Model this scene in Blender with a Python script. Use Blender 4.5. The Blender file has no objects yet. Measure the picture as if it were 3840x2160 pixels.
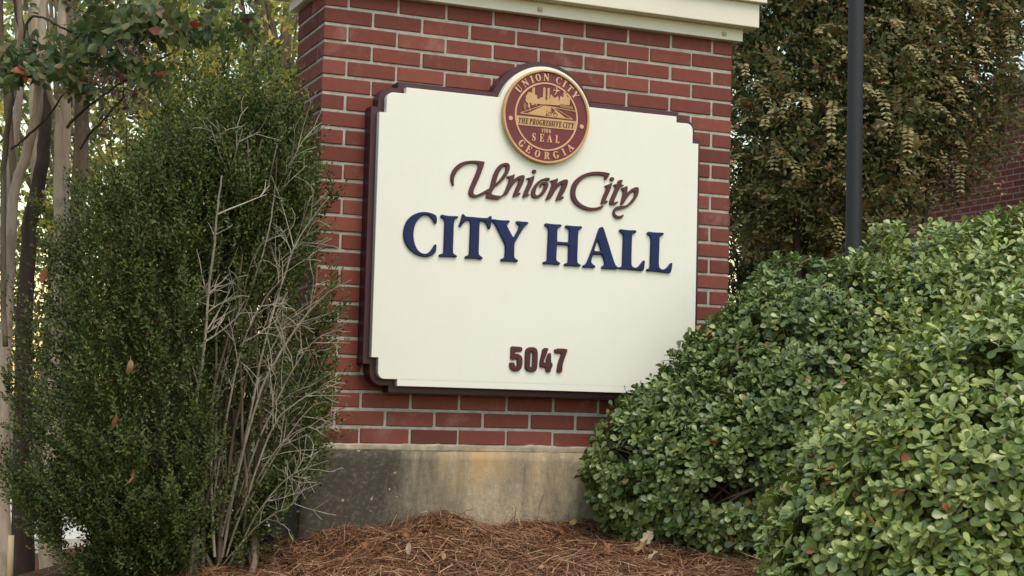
import bpy, bmesh, math, random
import numpy as np
from mathutils import Vector, Matrix
from mathutils.geometry import tessellate_polygon

random.seed(7)
rng = np.random.default_rng(11)
scene = bpy.context.scene
COL = scene.collection

# ------------------------------------------------------------------ camera geometry (solved from the brick courses)
FPX = 5877.37                                   # focal length in pixels of a 3840 px wide frame
CAM = np.array([-1.60401, -5.80411, 0.168968])
RC = np.array([[0.9218576, -0.3866229, 0.0264818], [0.0530164, 0.0581287, -0.9969004], [0.3838851, 0.9204042, 0.0740837]])
FWD = np.array([0.38494, 0.92294, 0.0]); RGT = np.array([0.92294, -0.38494, 0.0]); UPV = np.array([0, 0, 1.0])

def ray(u, v): return np.array([(u - 1920) / FPX, (v - 1080) / FPX, 1.0]) @ RC
def on_y(u, v, y):
    r = ray(u, v); return CAM + r * ((y - CAM[1]) / r[1])
def at_d(u, v, d):                              # the point seen at a pixel, d metres ahead (horizontally)
    r = ray(u, v); return CAM + r * (d / (r @ FWD))
def ds(d, s, z): return np.array([CAM[0] + d * FWD[0] + s * RGT[0], CAM[1] + d * FWD[1] + s * RGT[1], z])
def ds_arr(d, s, z): return CAM[None, :] * np.array([1, 1, 0]) + d[:, None] * FWD + s[:, None] * RGT + z[:, None] * UPV
def project(P):
    q = (P - CAM) @ RC.T
    return 1920 + FPX * q[:, 0] / q[:, 2], 1080 + FPX * q[:, 1] / q[:, 2]

# ------------------------------------------------------------------ materials
def new_mat(name):
    m = bpy.data.materials.new(name); m.use_nodes = True
    nt = m.node_tree; nt.nodes.clear()
    return m, nt
def nd(nt, t, **kw):
    n = nt.nodes.new(t)
    for k, v in kw.items():
        if k in n.inputs: n.inputs[k].default_value = v
        else: setattr(n, k, v)
    return n
def ramp(nt, fac, stops, interp='LINEAR'):
    r = nt.nodes.new('ShaderNodeValToRGB'); r.color_ramp.interpolation = interp
    e = r.color_ramp.elements
    while len(e) < len(stops): e.new(0.5)
    for el, (p, c) in zip(e, stops):
        el.position = p; el.color = (c[0], c[1], c[2], 1)
    nt.links.new(fac, r.inputs[0]); return r.outputs[0]
def mixc(nt, fac, a, b, mode='MIX'):
    m = nt.nodes.new('ShaderNodeMix'); m.data_type = 'RGBA'; m.blend_type = mode
    for sock, val in ((m.inputs[0], fac), (m.inputs[6], a), (m.inputs[7], b)):
        if isinstance(val, (int, float)): sock.default_value = val
        elif isinstance(val, (tuple, list)): sock.default_value = (*val, 1) if len(val) == 3 else val
        else: nt.links.new(val, sock)
    return m.outputs[2]
def noise(nt, scale, detail=4, rough=0.55, vec=None, dist=0.0):
    n = nd(nt, 'ShaderNodeTexNoise', Scale=scale, Detail=detail, Roughness=rough, Distortion=dist)
    if vec is not None: nt.links.new(vec, n.inputs['Vector'])
    return n.outputs[0]
def objco(nt): return nt.nodes.new('ShaderNodeTexCoord').outputs['Object']
def pilco(nt):                                   # metres from the pillar's front left foot (its parts hang on the pillar's own origin)
    m = nd(nt, 'ShaderNodeMapping'); m.inputs['Location'].default_value = (0.91, 0.2, -0.6)
    nt.links.new(objco(nt), m.inputs['Vector']); return m.outputs[0]
def mapping(nt, vec, scale):
    m = nd(nt, 'ShaderNodeMapping'); m.inputs['Scale'].default_value = scale
    nt.links.new(vec, m.inputs['Vector']); return m.outputs[0]
def bump(nt, h, strength, dist=0.002):
    b = nd(nt, 'ShaderNodeBump', Strength=strength, Distance=dist); nt.links.new(h, b.inputs['Height']); return b.outputs[0]
def finish(nt, color, rough=0.6, normal=None, spec=0.5, metal=0.0):
    b = nd(nt, 'ShaderNodeBsdfPrincipled'); o = nd(nt, 'ShaderNodeOutputMaterial')
    if isinstance(color, (tuple, list)): b.inputs['Base Color'].default_value = (*color[:3], 1)
    else: nt.links.new(color, b.inputs['Base Color'])
    if isinstance(rough, (int, float)): b.inputs['Roughness'].default_value = rough
    else: nt.links.new(rough, b.inputs['Roughness'])
    b.inputs['Specular IOR Level'].default_value = spec; b.inputs['Metallic'].default_value = metal
    if normal is not None: nt.links.new(normal, b.inputs['Normal'])
    nt.links.new(b.outputs[0], o.inputs[0]); return b
def island(nt): return nt.nodes.new('ShaderNodeNewGeometry').outputs['Random Per Island']

def mat_paint(name, c, rough=0.45, var=0.06, scale=6.0, spec=0.4):
    m, nt = new_mat(name); v = objco(nt)
    n = noise(nt, scale, 5, 0.6, v)
    lo = tuple(x * (1 - var) for x in c); hi = tuple(min(1, x * (1 + var)) for x in c)
    col = ramp(nt, n, [(0.3, lo), (0.7, hi)])
    finish(nt, col, rough, bump(nt, noise(nt, 220, 2, 0.5, v), 0.06, 0.001), spec); return m

def mat_leaf(name, stops, rough=0.4, trans=0.25, tcol=None, spec=0.5, mottle=0.25):
    m, nt = new_mat(name)
    col = ramp(nt, island(nt), stops)
    v = objco(nt)
    n = noise(nt, 55, 3, 0.6, v)
    col = mixc(nt, n, tuple(0 for _ in range(3)), col, 'MIX') if False else col
    dark = mixc(nt, mottle, col, (0.02, 0.02, 0.01))
    col2 = mixc(nt, n, dark, col)
    b = nd(nt, 'ShaderNodeBsdfPrincipled'); b.inputs['Roughness'].default_value = rough
    b.inputs['Specular IOR Level'].default_value = spec
    nt.links.new(col2, b.inputs['Base Color'])
    t = nd(nt, 'ShaderNodeBsdfTranslucent')
    if tcol is None: nt.links.new(col2, t.inputs[0])
    else: nt.links.new(mixc(nt, 1.0, col2, tcol, 'MULTIPLY'), t.inputs[0])
    mx = nd(nt, 'ShaderNodeMixShader'); mx.inputs[0].default_value = trans
    nt.links.new(b.outputs[0], mx.inputs[1]); nt.links.new(t.outputs[0], mx.inputs[2])
    o = nd(nt, 'ShaderNodeOutputMaterial'); nt.links.new(mx.outputs[0], o.inputs[0]); return m

def mat_bark(name, a, b_, c=None, scale=9, stretch=0.16):
    m, nt = new_mat(name); v = mapping(nt, objco(nt), (1, 1, stretch))
    n = noise(nt, scale, 6, 0.65, v, 0.6)
    st = [(0.3, a), (0.62, b_)] + ([(0.75, c)] if c else [])
    n2 = noise(nt, scale * 7, 4, 0.6, v)
    n3 = noise(nt, 3.2, 5, 0.6, mapping(nt, objco(nt), (3, 3, 1)), 0.8)
    colb = mixc(nt, ramp(nt, n3, [(0.5, (0, 0, 0)), (0.6, (0.4, 0.4, 0.4))]), mixc(nt, 0.25, ramp(nt, n, st), ramp(nt, n2, [(0.35, a), (0.65, b_)])), tuple(x * 0.45 for x in a))
    finish(nt, colb, 0.85, bump(nt, n2, 0.5, 0.006), 0.2); return m

def mat_brick():
    m, nt = new_mat('fired_red_brick'); v = pilco(nt)
    col = ramp(nt, island(nt), [(0.0, (0.12, 0.031, 0.027)), (0.2, (0.15, 0.038, 0.031)), (0.5, (0.18, 0.045, 0.035)), (0.85, (0.205, 0.054, 0.040)), (1.0, (0.235, 0.070, 0.050))])
    n = noise(nt, 30, 6, 0.65, v)
    col = mixc(nt, n, mixc(nt, 0.35, col, (0.06, 0.02, 0.018)), mixc(nt, 0.12, col, (0.42, 0.2, 0.13)))
    eff = nd(nt, 'ShaderNodeMapRange'); eff.inputs[1].default_value = 0.56; eff.inputs[2].default_value = 0.78; eff.inputs[4].default_value = 0.42
    nt.links.new(noise(nt, 5.5, 6, 0.7, v), eff.inputs[0])
    col = mixc(nt, eff.outputs[0], col, (0.42, 0.27, 0.24))
    # dark patches low down on the left corner
    sx = nd(nt, 'ShaderNodeSeparateXYZ'); nt.links.new(v, sx.inputs[0])
    a = nd(nt, 'ShaderNodeMapRange'); a.inputs[1].default_value = 0.16; a.inputs[2].default_value = -0.02; nt.links.new(sx.outputs[2], a.inputs[0])
    b = nd(nt, 'ShaderNodeMapRange'); b.inputs[1].default_value = 0.42; b.inputs[2].default_value = 0.0; nt.links.new(sx.outputs[0], b.inputs[0])
    mm = nd(nt, 'ShaderNodeMath', operation='MULTIPLY'); nt.links.new(a.outputs[0], mm.inputs[0]); nt.links.new(b.outputs[0], mm.inputs[1])
    m2 = nd(nt, 'ShaderNodeMath', operation='MULTIPLY'); nt.links.new(mm.outputs[0], m2.inputs[0]); nt.links.new(ramp(nt, noise(nt, 22, 5, 0.7, v), [(0.35, (0, 0, 0)), (0.6, (1, 1, 1))]), m2.inputs[1])
    col = mixc(nt, m2.outputs[0], col, (0.022, 0.016, 0.014))
    finish(nt, col, 0.88, bump(nt, noise(nt, 160, 5, 0.7, v), 0.55, 0.003), 0.25); return m

def mat_mortar():
    m, nt = new_mat('cement_mortar'); v = objco(nt)
    col = ramp(nt, noise(nt, 26, 6, 0.7, v), [(0.28, (0.25, 0.25, 0.215)), (0.55, (0.41, 0.40, 0.345)), (0.8, (0.52, 0.505, 0.44))])
    finish(nt, col, 0.95, bump(nt, noise(nt, 240, 4, 0.7, v), 0.8, 0.004), 0.15); return m

def mat_concrete():
    m, nt = new_mat('stained_concrete'); v = pilco(nt)
    sx = nd(nt, 'ShaderNodeSeparateXYZ'); nt.links.new(v, sx.inputs[0])
    streak = noise(nt, 7.5, 8, 0.72, mapping(nt, v, (1, 1, 0.26)), 0.5)
    col = ramp(nt, streak, [(0.34, (0.175, 0.155, 0.115)), (0.5, (0.36, 0.305, 0.215)), (0.66, (0.50, 0.42, 0.29))])
    fine = noise(nt, 42, 6, 0.75, v)
    col = mixc(nt, 0.55, col, mixc(nt, fine, (0.12, 0.105, 0.08), (0.55, 0.49, 0.37)), 'MIX') if False else mixc(nt, ramp(nt, fine, [(0.38, (0.45, 0.45, 0.45)), (0.6, (0, 0, 0))]), col, (0.15, 0.135, 0.10))
    # rust wash patches
    ru = noise(nt, 3.3, 4, 0.6, mapping(nt, v, (1.6, 1, 0.55)))
    rb = nd(nt, 'ShaderNodeMapRange'); rb.inputs[1].default_value = 0.25; rb.inputs[2].default_value = 0.75; rb.inputs[4].default_value = 0.0
    g = nd(nt, 'ShaderNodeMapRange'); g.inputs[1].default_value = -0.27; g.inputs[2].default_value = -0.06; nt.links.new(sx.outputs[2], g.inputs[0])
    bell = nd(nt, 'ShaderNodeMath', operation='SUBTRACT'); nt.links.new(sx.outputs[0], bell.inputs[0]); bell.inputs[1].default_value = 0.73
    bl = nd(nt, 'ShaderNodeMath', operation='ABSOLUTE'); nt.links.new(bell.outputs[0], bl.inputs[0])
    b2 = nd(nt, 'ShaderNodeMapRange'); b2.inputs[1].default_value = 0.34; b2.inputs[2].default_value = 0.04; nt.links.new(bl.outputs[0], b2.inputs[0])
    k1 = nd(nt, 'ShaderNodeMath', operation='MULTIPLY'); nt.links.new(g.outputs[0], k1.inputs[0]); nt.links.new(b2.outputs[0], k1.inputs[1])
    k2 = nd(nt, 'ShaderNodeMath', operation='MULTIPLY'); nt.links.new(k1.outputs[0], k2.inputs[0]); nt.links.new(ramp(nt, ru, [(0.4, (0, 0, 0)), (0.6, (1, 1, 1))]), k2.inputs[1])
    col = mixc(nt, k2.outputs[0], col, (0.47, 0.315, 0.16))
    # black mildew on the left end
    ml = nd(nt, 'ShaderNodeMapRange'); ml.inputs[1].default_value = 0.60; ml.inputs[2].default_value = 0.0; nt.links.new(sx.outputs[0], ml.inputs[0])
    ad = nd(nt, 'ShaderNodeMath', operation='ADD'); nt.links.new(ml.outputs[0], ad.inputs[0]); nt.links.new(noise(nt, 11, 9, 0.78, mapping(nt, v, (1, 1, 0.3)), 0.6), ad.inputs[1])
    mk = ramp(nt, ad.outputs[0], [(0.52, (0, 0, 0)), (1.12, (0.95, 0.95, 0.95))])
    col = mixc(nt, mk, col, mixc(nt, ramp(nt, noise(nt, 60, 3, 0.7, v), [(0.5, (0, 0, 0)), (0.72, (1, 1, 1))]), (0.055, 0.050, 0.040), (0.13, 0.117, 0.095)))
    # pale chips
    ch = ramp(nt, noise(nt, 34, 2, 0.5, v), [(0.73, (0, 0, 0)), (0.77, (0.8, 0.8, 0.8))])
    col = mixc(nt, ch, col, (0.52, 0.46, 0.36))
    finish(nt, col, 0.93, bump(nt, mixc(nt, 0.5, noise(nt, 60, 6, 0.7, v), noise(nt, 230, 3, 0.7, v)), 0.7, 0.006), 0.15); return m

def mat_ground():
    m, nt = new_mat('mulched_soil'); v = objco(nt)
    near = ramp(nt, noise(nt, 60, 6, 0.75, v), [(0.3, (0.045, 0.018, 0.010)), (0.55, (0.12, 0.05, 0.025)), (0.8, (0.22, 0.105, 0.05))])
    far = ramp(nt, noise(nt, 0.8, 6, 0.7, v), [(0.3, (0.05, 0.055, 0.02)), (0.7, (0.13, 0.11, 0.05))])
    ln = nd(nt, 'ShaderNodeVectorMath', operation='LENGTH'); nt.links.new(v, ln.inputs[0])
    k = nd(nt, 'ShaderNodeMapRange'); k.inputs[1].default_value = 5; k.inputs[2].default_value = 8; nt.links.new(ln.outputs['Value'], k.inputs[0])
    finish(nt, mixc(nt, k.outputs[0], near, far), 0.95, bump(nt, noise(nt, 120, 4, 0.7, v), 0.8, 0.01), 0.1); return m

def mat_wallbrick():
    m, nt = new_mat('distant_brickwork'); v = objco(nt)
    sx = nd(nt, 'ShaderNodeSeparateXYZ'); nt.links.new(v, sx.inputs[0])
    ad = nd(nt, 'ShaderNodeMath', operation='ADD'); nt.links.new(sx.outputs[0], ad.inputs[0]); nt.links.new(sx.outputs[1], ad.inputs[1])
    cx = nd(nt, 'ShaderNodeCombineXYZ'); nt.links.new(ad.outputs[0], cx.inputs[0]); nt.links.new(sx.outputs[2], cx.inputs[1])
    bt = nd(nt, 'ShaderNodeTexBrick', Scale=1.0); nt.links.new(cx.outputs[0], bt.inputs['Vector'])
    bt.inputs['Brick Width'].default_value = 0.2032; bt.inputs['Row Height'].default_value = 0.0676; bt.inputs['Mortar Size'].default_value = 0.006
    bt.inputs['Color1'].default_value = (0.13, 0.034, 0.026, 1); bt.inputs['Color2'].default_value = (0.19, 0.052, 0.036, 1); bt.inputs['Mortar'].default_value = (0.27, 0.2, 0.165, 1)
    col = mixc(nt, ramp(nt, noise(nt, 3, 5, 0.6, v), [(0.3, (0.25, 0.25, 0.25)), (0.6, (0, 0, 0))]), bt.outputs[0], (0.05, 0.02, 0.018))
    finish(nt, col, 0.9, bump(nt, noise(nt, 90, 4, 0.7, v), 0.4, 0.004), 0.2); return m

def mat_plain(name, stops, scale, rough=0.8, bscale=80, bs=0.4, spec=0.25, stretch=(1, 1, 1)):
    m, nt = new_mat(name); v = mapping(nt, objco(nt), stretch)
    finish(nt, ramp(nt, noise(nt, scale, 6, 0.65, v), stops), rough, bump(nt, noise(nt, bscale, 4, 0.65, v), bs, 0.004), spec); return m
def mat_island(name, stops, rough=0.8, spec=0.2):
    m, nt = new_mat(name); finish(nt, ramp(nt, island(nt), stops), rough, None, spec); return m

M = {}
M['brick'] = mat_brick(); M['mortar'] = mat_mortar(); M['concrete'] = mat_concrete(); M['ground'] = mat_ground(); M['wallbrick'] = mat_wallbrick()
M['bed'] = mat_plain('smeared_mortar_bed', [(0.3, (0.24, 0.21, 0.155)), (0.7, (0.5, 0.43, 0.32))], 14, 0.95, 130, 0.8)
M['cornice'] = mat_paint('cream_trim_paint', (0.665, 0.63, 0.515), 0.5, 0.05, 3.0)
def mat_panel():
    m, nt = new_mat('cream_sign_face'); v = objco(nt)
    base = ramp(nt, noise(nt, 2.2, 5, 0.6, v), [(0.3, (0.725, 0.715, 0.632)), (0.7, (0.75, 0.742, 0.662))])
    st = ramp(nt, noise(nt, 26, 4, 0.6, mapping(nt, v, (1, 1, 0.035))), [(0.52, (0, 0, 0)), (0.78, (0.05, 0.05, 0.05))])
    du = ramp(nt, noise(nt, 9, 6, 0.7, v), [(0.5, (0, 0, 0)), (0.8, (0.10, 0.10, 0.10))])
    col = mixc(nt, du, mixc(nt, st, base, (0.55, 0.50, 0.40)), (0.5, 0.46, 0.37))
    finish(nt, col, ramp(nt, noise(nt, 5, 4, 0.6, v), [(0.3, (0.34,) * 3), (0.7, (0.5,) * 3)]), bump(nt, noise(nt, 220, 2, 0.5, v), 0.05, 0.001), 0.4); return m
M['panel'] = mat_panel()
M['frame'] = mat_paint('maroon_board', (0.050, 0.0135, 0.0185), 0.42, 0.12, 5.0, 0.4)
M['maroon'] = mat_paint('maroon_letter', (0.068, 0.015, 0.018), 0.4, 0.15, 9.0)
M['navy'] = mat_paint('navy_letter', (0.005, 0.0135, 0.072), 0.45, 0.2, 9.0, 0.28)
M['sealred'] = mat_paint('seal_maroon', (0.135, 0.018, 0.022), 0.4, 0.08, 12.0)
M['gold'] = mat_paint('seal_gold', (0.52, 0.305, 0.135), 0.42, 0.08, 14.0)
M['rose'] = mat_paint('seal_pale_gold', (0.60, 0.34, 0.20), 0.42, 0.06, 14.0)
M['sealdark'] = mat_paint('seal_brown', (0.075, 0.026, 0.014), 0.45, 0.1, 14.0)
M['sealmid'] = mat_paint('seal_bronze', (0.26, 0.13, 0.058), 0.45, 0.1, 14.0)
M['plug'] = mat_paint('anchor_plug', (0.42, 0.36, 0.23), 0.45, 0.1, 14.0)
M['post'] = mat_paint('dark_grey_coated_steel', (0.020, 0.021, 0.024), 0.55, 0.15, 20.0, 0.35)
M['coping'] = mat_plain('stone_coping', [(0.3, (0.2, 0.19, 0.165)), (0.7, (0.36, 0.33, 0.28))], 5)
M['black'] = mat_plain('black_plastic', [(0.3, (0.006, 0.006, 0.006)), (0.7, (0.014, 0.014, 0.014))], 10, 0.8, 80, 0.4, 0.1)
M['pave'] = mat_plain('sunlit_concrete_paving', [(0.3, (0.5, 0.46, 0.38)), (0.7, (0.66, 0.61, 0.51))], 3, 0.9)  # pale concrete, base colour made brighter to stand for the sun on it
M['straw'] = mat_island('dry_pine_needles', [(0, (0.066, 0.027, 0.016)), (0.35, (0.165, 0.075, 0.040)), (0.7, (0.265, 0.132, 0.068)), (0.93, (0.39, 0.235, 0.125)), (1, (0.57, 0.43, 0.27))], 0.75)
M['barkpale'] = mat_bark('smooth_pale_bark', (0.27, 0.20, 0.15), (0.52, 0.42, 0.32), (0.64, 0.54, 0.43))
M['barkdark'] = mat_bark('rough_dark_bark', (0.030, 0.020, 0.015), (0.085, 0.06, 0.045))
M['barkmid'] = mat_bark('grey_brown_bark', (0.09, 0.065, 0.047), (0.23, 0.175, 0.125), None, 14)
M['deadtwig'] = mat_bark('bare_grey_wood', (0.24, 0.205, 0.155), (0.54, 0.48, 0.385), None, 30)
M['stake'] = mat_plain('sunlit_pine_stake', [(0.3, (0.46, 0.34, 0.19)), (0.7, (0.68, 0.54, 0.33))], 12, 0.8, 60, 0.4, 0.2, (1, 1, 0.2))  # raw pine, the sun on it put into the bright base colour
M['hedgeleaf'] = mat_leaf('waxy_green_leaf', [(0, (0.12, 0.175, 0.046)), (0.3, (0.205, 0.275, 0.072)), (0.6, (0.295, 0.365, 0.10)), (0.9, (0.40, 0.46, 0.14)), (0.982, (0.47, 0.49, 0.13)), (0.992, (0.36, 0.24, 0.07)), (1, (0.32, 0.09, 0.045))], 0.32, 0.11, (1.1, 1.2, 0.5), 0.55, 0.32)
M['hedgedark'] = mat_leaf('deep_green_leaf', [(0, (0.075, 0.125, 0.036)), (0.3, (0.125, 0.19, 0.054)), (0.6, (0.18, 0.25, 0.072)), (0.9, (0.25, 0.32, 0.098)), (0.982, (0.30, 0.35, 0.10)), (0.993, (0.34, 0.22, 0.07)), (1, (0.32, 0.09, 0.045))], 0.33, 0.10, (1.1, 1.2, 0.5), 0.55, 0.32)  # darker, less yellow greens for the two leftmost mounds
M['shrubfresh'] = mat_leaf('fresh_yellow_green_leaf', [(0, (0.055, 0.085, 0.020)), (0.5, (0.095, 0.13, 0.030)), (0.9, (0.15, 0.18, 0.045)), (0.985, (0.22, 0.22, 0.06)), (1, (0.22, 0.10, 0.04))], 0.5, 0.28, (1.3, 1.3, 0.5), 0.3, 0.3)
M['shrubleaf'] = mat_leaf('small_dark_green_leaf', [(0, (0.032, 0.050, 0.013)), (0.4, (0.058, 0.082, 0.020)), (0.8, (0.098, 0.125, 0.031)), (0.985, (0.15, 0.18, 0.05)), (0.994, (0.16, 0.085, 0.03)), (1, (0.17, 0.05, 0.025))], 0.5, 0.2, (1.3, 1.3, 0.5), 0.25, 0.3)
M['yellowleaf'] = mat_leaf('autumn_yellow_leaf', [(0, (0.36, 0.38, 0.075)), (0.4, (0.58, 0.53, 0.11)), (0.7, (0.74, 0.62, 0.14)), (0.93, (0.78, 0.60, 0.15)), (1, (0.7, 0.33, 0.08))], 0.5, 0.55, None, 0.3, 0.2)
M['olive'] = mat_leaf('mid_green_yellowing_leaf', [(0, (0.15, 0.20, 0.045)), (0.6, (0.33, 0.37, 0.085)), (1, (0.56, 0.50, 0.12))], 0.5, 0.5, None, 0.3, 0.3)
M['darkleaf'] = mat_leaf('broad_dark_green_leaf', [(0, (0.05, 0.085, 0.025)), (0.5, (0.10, 0.145, 0.045)), (0.84, (0.20, 0.22, 0.075)), (0.93, (0.22, 0.16, 0.07)), (0.985, (0.16, 0.08, 0.06)), (0.99, (0.36, 0.04, 0.02)), (1, (0.4, 0.06, 0.025))], 0.42, 0.35, None, 0.45, 0.3)
M['bronze'] = mat_leaf('bronze_autumn_leaf', [(0, (0.18, 0.18, 0.07)), (0.3, (0.28, 0.25, 0.105)), (0.6, (0.37, 0.31, 0.14)), (0.9, (0.47, 0.39, 0.18)), (0.965, (0.30, 0.15, 0.075)), (1, (0.36, 0.09, 0.045))], 0.55, 0.25, None, 0.3, 0.3)
M['olivebronze'] = mat_leaf('olive_bronze_leaf', [(0, (0.14, 0.19, 0.06)), (0.4, (0.25, 0.26, 0.095)), (0.7, (0.35, 0.30, 0.13)), (0.95, (0.42, 0.31, 0.15)), (1, (0.36, 0.08, 0.04))], 0.55, 0.35, None, 0.3, 0.3)
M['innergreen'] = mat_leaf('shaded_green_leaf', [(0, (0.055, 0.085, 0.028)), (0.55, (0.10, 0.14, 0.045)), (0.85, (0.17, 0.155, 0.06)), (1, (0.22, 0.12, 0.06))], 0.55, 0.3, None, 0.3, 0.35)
for nm, c in (('drytan', (0.42, 0.26, 0.13)), ('dryyellow', (0.50, 0.34, 0.11)), ('dryrust', (0.33, 0.125, 0.06)), ('drypurple', (0.085, 0.028, 0.032)), ('drypale', (0.55, 0.44, 0.31)), ('dryred', (0.30, 0.05, 0.025)), ('drygreen', (0.30, 0.33, 0.07))):
    M[nm] = mat_leaf('fallen_leaf_' + nm, [(0, c), (1, c)], 0.65, 0.2, None, 0.25, 0.5)

# ------------------------------------------------------------------ objects
def link(o, parent=None):
    COL.objects.link(o)
    if parent is not None: o.parent = parent
    return o
def tag(o, label=None, cat=None, group=None, kind=None):
    if label: o['label'] = label
    if cat: o['category'] = cat
    if group: o['group'] = group
    if kind: o['kind'] = kind
    return o
def thing(name, loc, label, cat, group=None):
    o = bpy.data.objects.new(name, None); o.location = Vector([float(x) for x in loc]); o.empty_display_size = 0.1
    link(o); return tag(o, label, cat, group)
def np_mesh(name, V, F, mat, parent=None, smooth=True):
    """V (n,3) world points, F list of arrays (m,k) of k-gons; built relative to the parent's origin"""
    me = bpy.data.meshes.new(name)
    V = np.asarray(V, dtype=np.float64)
    off = np.array(parent_origin(parent))
    V = V - off
    me.vertices.add(len(V)); me.vertices.foreach_set('co', V.astype(np.float32).ravel())
    F = [np.asarray(f, dtype=np.int32) for f in F if len(f)]
    tot = np.concatenate([np.full(len(f), f.shape[1], np.int32) for f in F])
    idx = np.concatenate([f.ravel() for f in F])
    st = np.concatenate([[0], np.cumsum(tot)[:-1]]).astype(np.int32)
    me.loops.add(len(idx)); me.loops.foreach_set('vertex_index', idx)
    me.polygons.add(len(tot)); me.polygons.foreach_set('loop_start', st); me.polygons.foreach_set('loop_total', tot)
    me.polygons.foreach_set('use_smooth', np.full(len(tot), smooth, dtype=bool))
    me.update(calc_edges=True); me.validate()
    me.materials.append(mat)
    return link(bpy.data.objects.new(name, me), parent)
def parent_origin(p):
    x = np.zeros(3)
    while p is not None:
        x = x + np.array(p.location); p = p.parent
    return x
class MB:
    def __init__(s): s.v = []; s.f = {}; s.n = 0
    def add(s, V, F):
        V = np.asarray(V, float)
        s.v.append(V)
        for f in F:
            f = np.asarray(f, np.int32)
            if len(f): s.f.setdefault(f.shape[1], []).append(f + s.n)
        s.n += len(V)
    def box(s, a, b):
        (x0, y0, z0), (x1, y1, z1) = a, b
        V = [(x0, y0, z0), (x1, y0, z0), (x1, y1, z0), (x0, y1, z0), (x0, y0, z1), (x1, y0, z1), (x1, y1, z1), (x0, y1, z1)]
        s.add(V, [[(0, 3, 2, 1), (4, 5, 6, 7), (0, 1, 5, 4), (1, 2, 6, 5), (2, 3, 7, 6), (3, 0, 4, 7)]])
    def tube(s, P, r, k=7, cap=True):
        P = np.asarray(P, float); n = len(P); r = np.broadcast_to(np.asarray(r, float), (n,))
        T = np.gradient(P, axis=0); T /= np.linalg.norm(T, axis=1)[:, None] + 1e-12
        ref = np.array([0.0, 0, 1]) if abs(T[:, 2]).max() < 0.95 else np.array([0.3, 1.0, 0.13])
        A = np.cross(T, ref); A /= np.linalg.norm(A, axis=1)[:, None] + 1e-12
        B = np.cross(T, A); th = np.linspace(0, 2 * np.pi, k, endpoint=False)
        V = P[:, None, :] + r[:, None, None] * (np.cos(th)[None, :, None] * A[:, None, :] + np.sin(th)[None, :, None] * B[:, None, :])
        q = []
        for i in range(n - 1):
            for j in range(k):
                q.append((i * k + j, (i + 1) * k + j, (i + 1) * k + (j + 1) % k, i * k + (j + 1) % k))
        V = V.reshape(-1, 3)
        tr = []
        if cap:
            c0, c1 = len(V), len(V) + 1
            V = np.vstack([V, P[:1], P[-1:]])
            for j in range(k):
                tr.append((c0, j, (j + 1) % k)); tr.append((c1, (n - 1) * k + (j + 1) % k, (n - 1) * k + j))
        s.add(V, [q, tr] if tr else [q])
    def build(s, name, mat, parent=None, smooth=True):
        return np_mesh(name, np.vstack(s.v), [np.vstack(x) for x in s.f.values()], mat, parent, smooth)
def bevelled(o, w, seg=2):
    bm = bmesh.new(); bm.from_mesh(o.data)
    ed = [e for e in bm.edges if e.is_manifold and e.calc_face_angle(0) > 0.5]
    bmesh.ops.bevel(bm, geom=ed, offset=w, segments=seg, affect='EDGES', profile=0.5)
    bm.to_mesh(o.data); bm.free()
    for p in o.data.polygons: p.use_smooth = False
    return o

# ---- leaves
def instance(tV, tF, P, D, N, S):
    """copies of one leaf: length axis D, upper side N, size S"""
    D = D / (np.linalg.norm(D, axis=1)[:, None] + 1e-9)
    X = np.cross(D, N); X /= np.linalg.norm(X, axis=1)[:, None] + 1e-9
    Nn = np.cross(X, D)
    tV = np.asarray(tV, float)
    V = P[:, None, :] + S[:, None, None] * (tV[None, :, 0, None] * X[:, None, :] + tV[None, :, 1, None] * D[:, None, :] + tV[None, :, 2, None] * Nn[:, None, :])
    k = len(tV); off = (np.arange(len(P)) * k)[:, None, None]
    return V.reshape(-1, 3), [(np.asarray(f)[None] + off).reshape(-1, len(f[0])) for f in tF]
def leaf_tpl(rows, fold=0.25, curl=0.12):
    """rows: (t along, half width); first and last are points"""
    V = [(0, 0, 0)]; T = []; Q = []
    for t, w in rows:
        z = -curl * t * t
        V += [(-w, t, z + fold * w), (0, t, z), (w, t, z + fold * w)]
    tip = len(V); V.append((0, 1, -curl))
    T += [(0, 2, 1), (0, 3, 2)]
    for i in range(len(rows) - 1):
        a = 1 + 3 * i; b = a + 3
        Q += [(a, a + 1, b + 1, b), (a + 1, a + 2, b + 2, b + 1)]
    a = 1 + 3 * (len(rows) - 1)
    T += [(a, a + 1, tip), (a + 1, a + 2, tip)]
    return V, [T, Q] if Q else [T]
OBOV = leaf_tpl([(0.3, 0.09), (0.58, 0.235), (0.82, 0.27), (0.95, 0.15)], 0.22, 0.16)
SMALL = leaf_tpl([(0.5, 0.24)], 0.25, 0.1)
ELLI = leaf_tpl([(0.28, 0.2), (0.6, 0.25)], 0.2, 0.2)
BROAD = leaf_tpl([(0.2, 0.24), (0.5, 0.33), (0.8, 0.17)], 0.25, 0.22)
def rand_unit(n):
    v = rng.normal(size=(n, 3)); return v / np.linalg.norm(v, axis=1)[:, None]
def perp(A):
    B = np.cross(A, rand_unit(len(A))); return B / (np.linalg.norm(B, axis=1)[:, None] + 1e-9)
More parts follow.
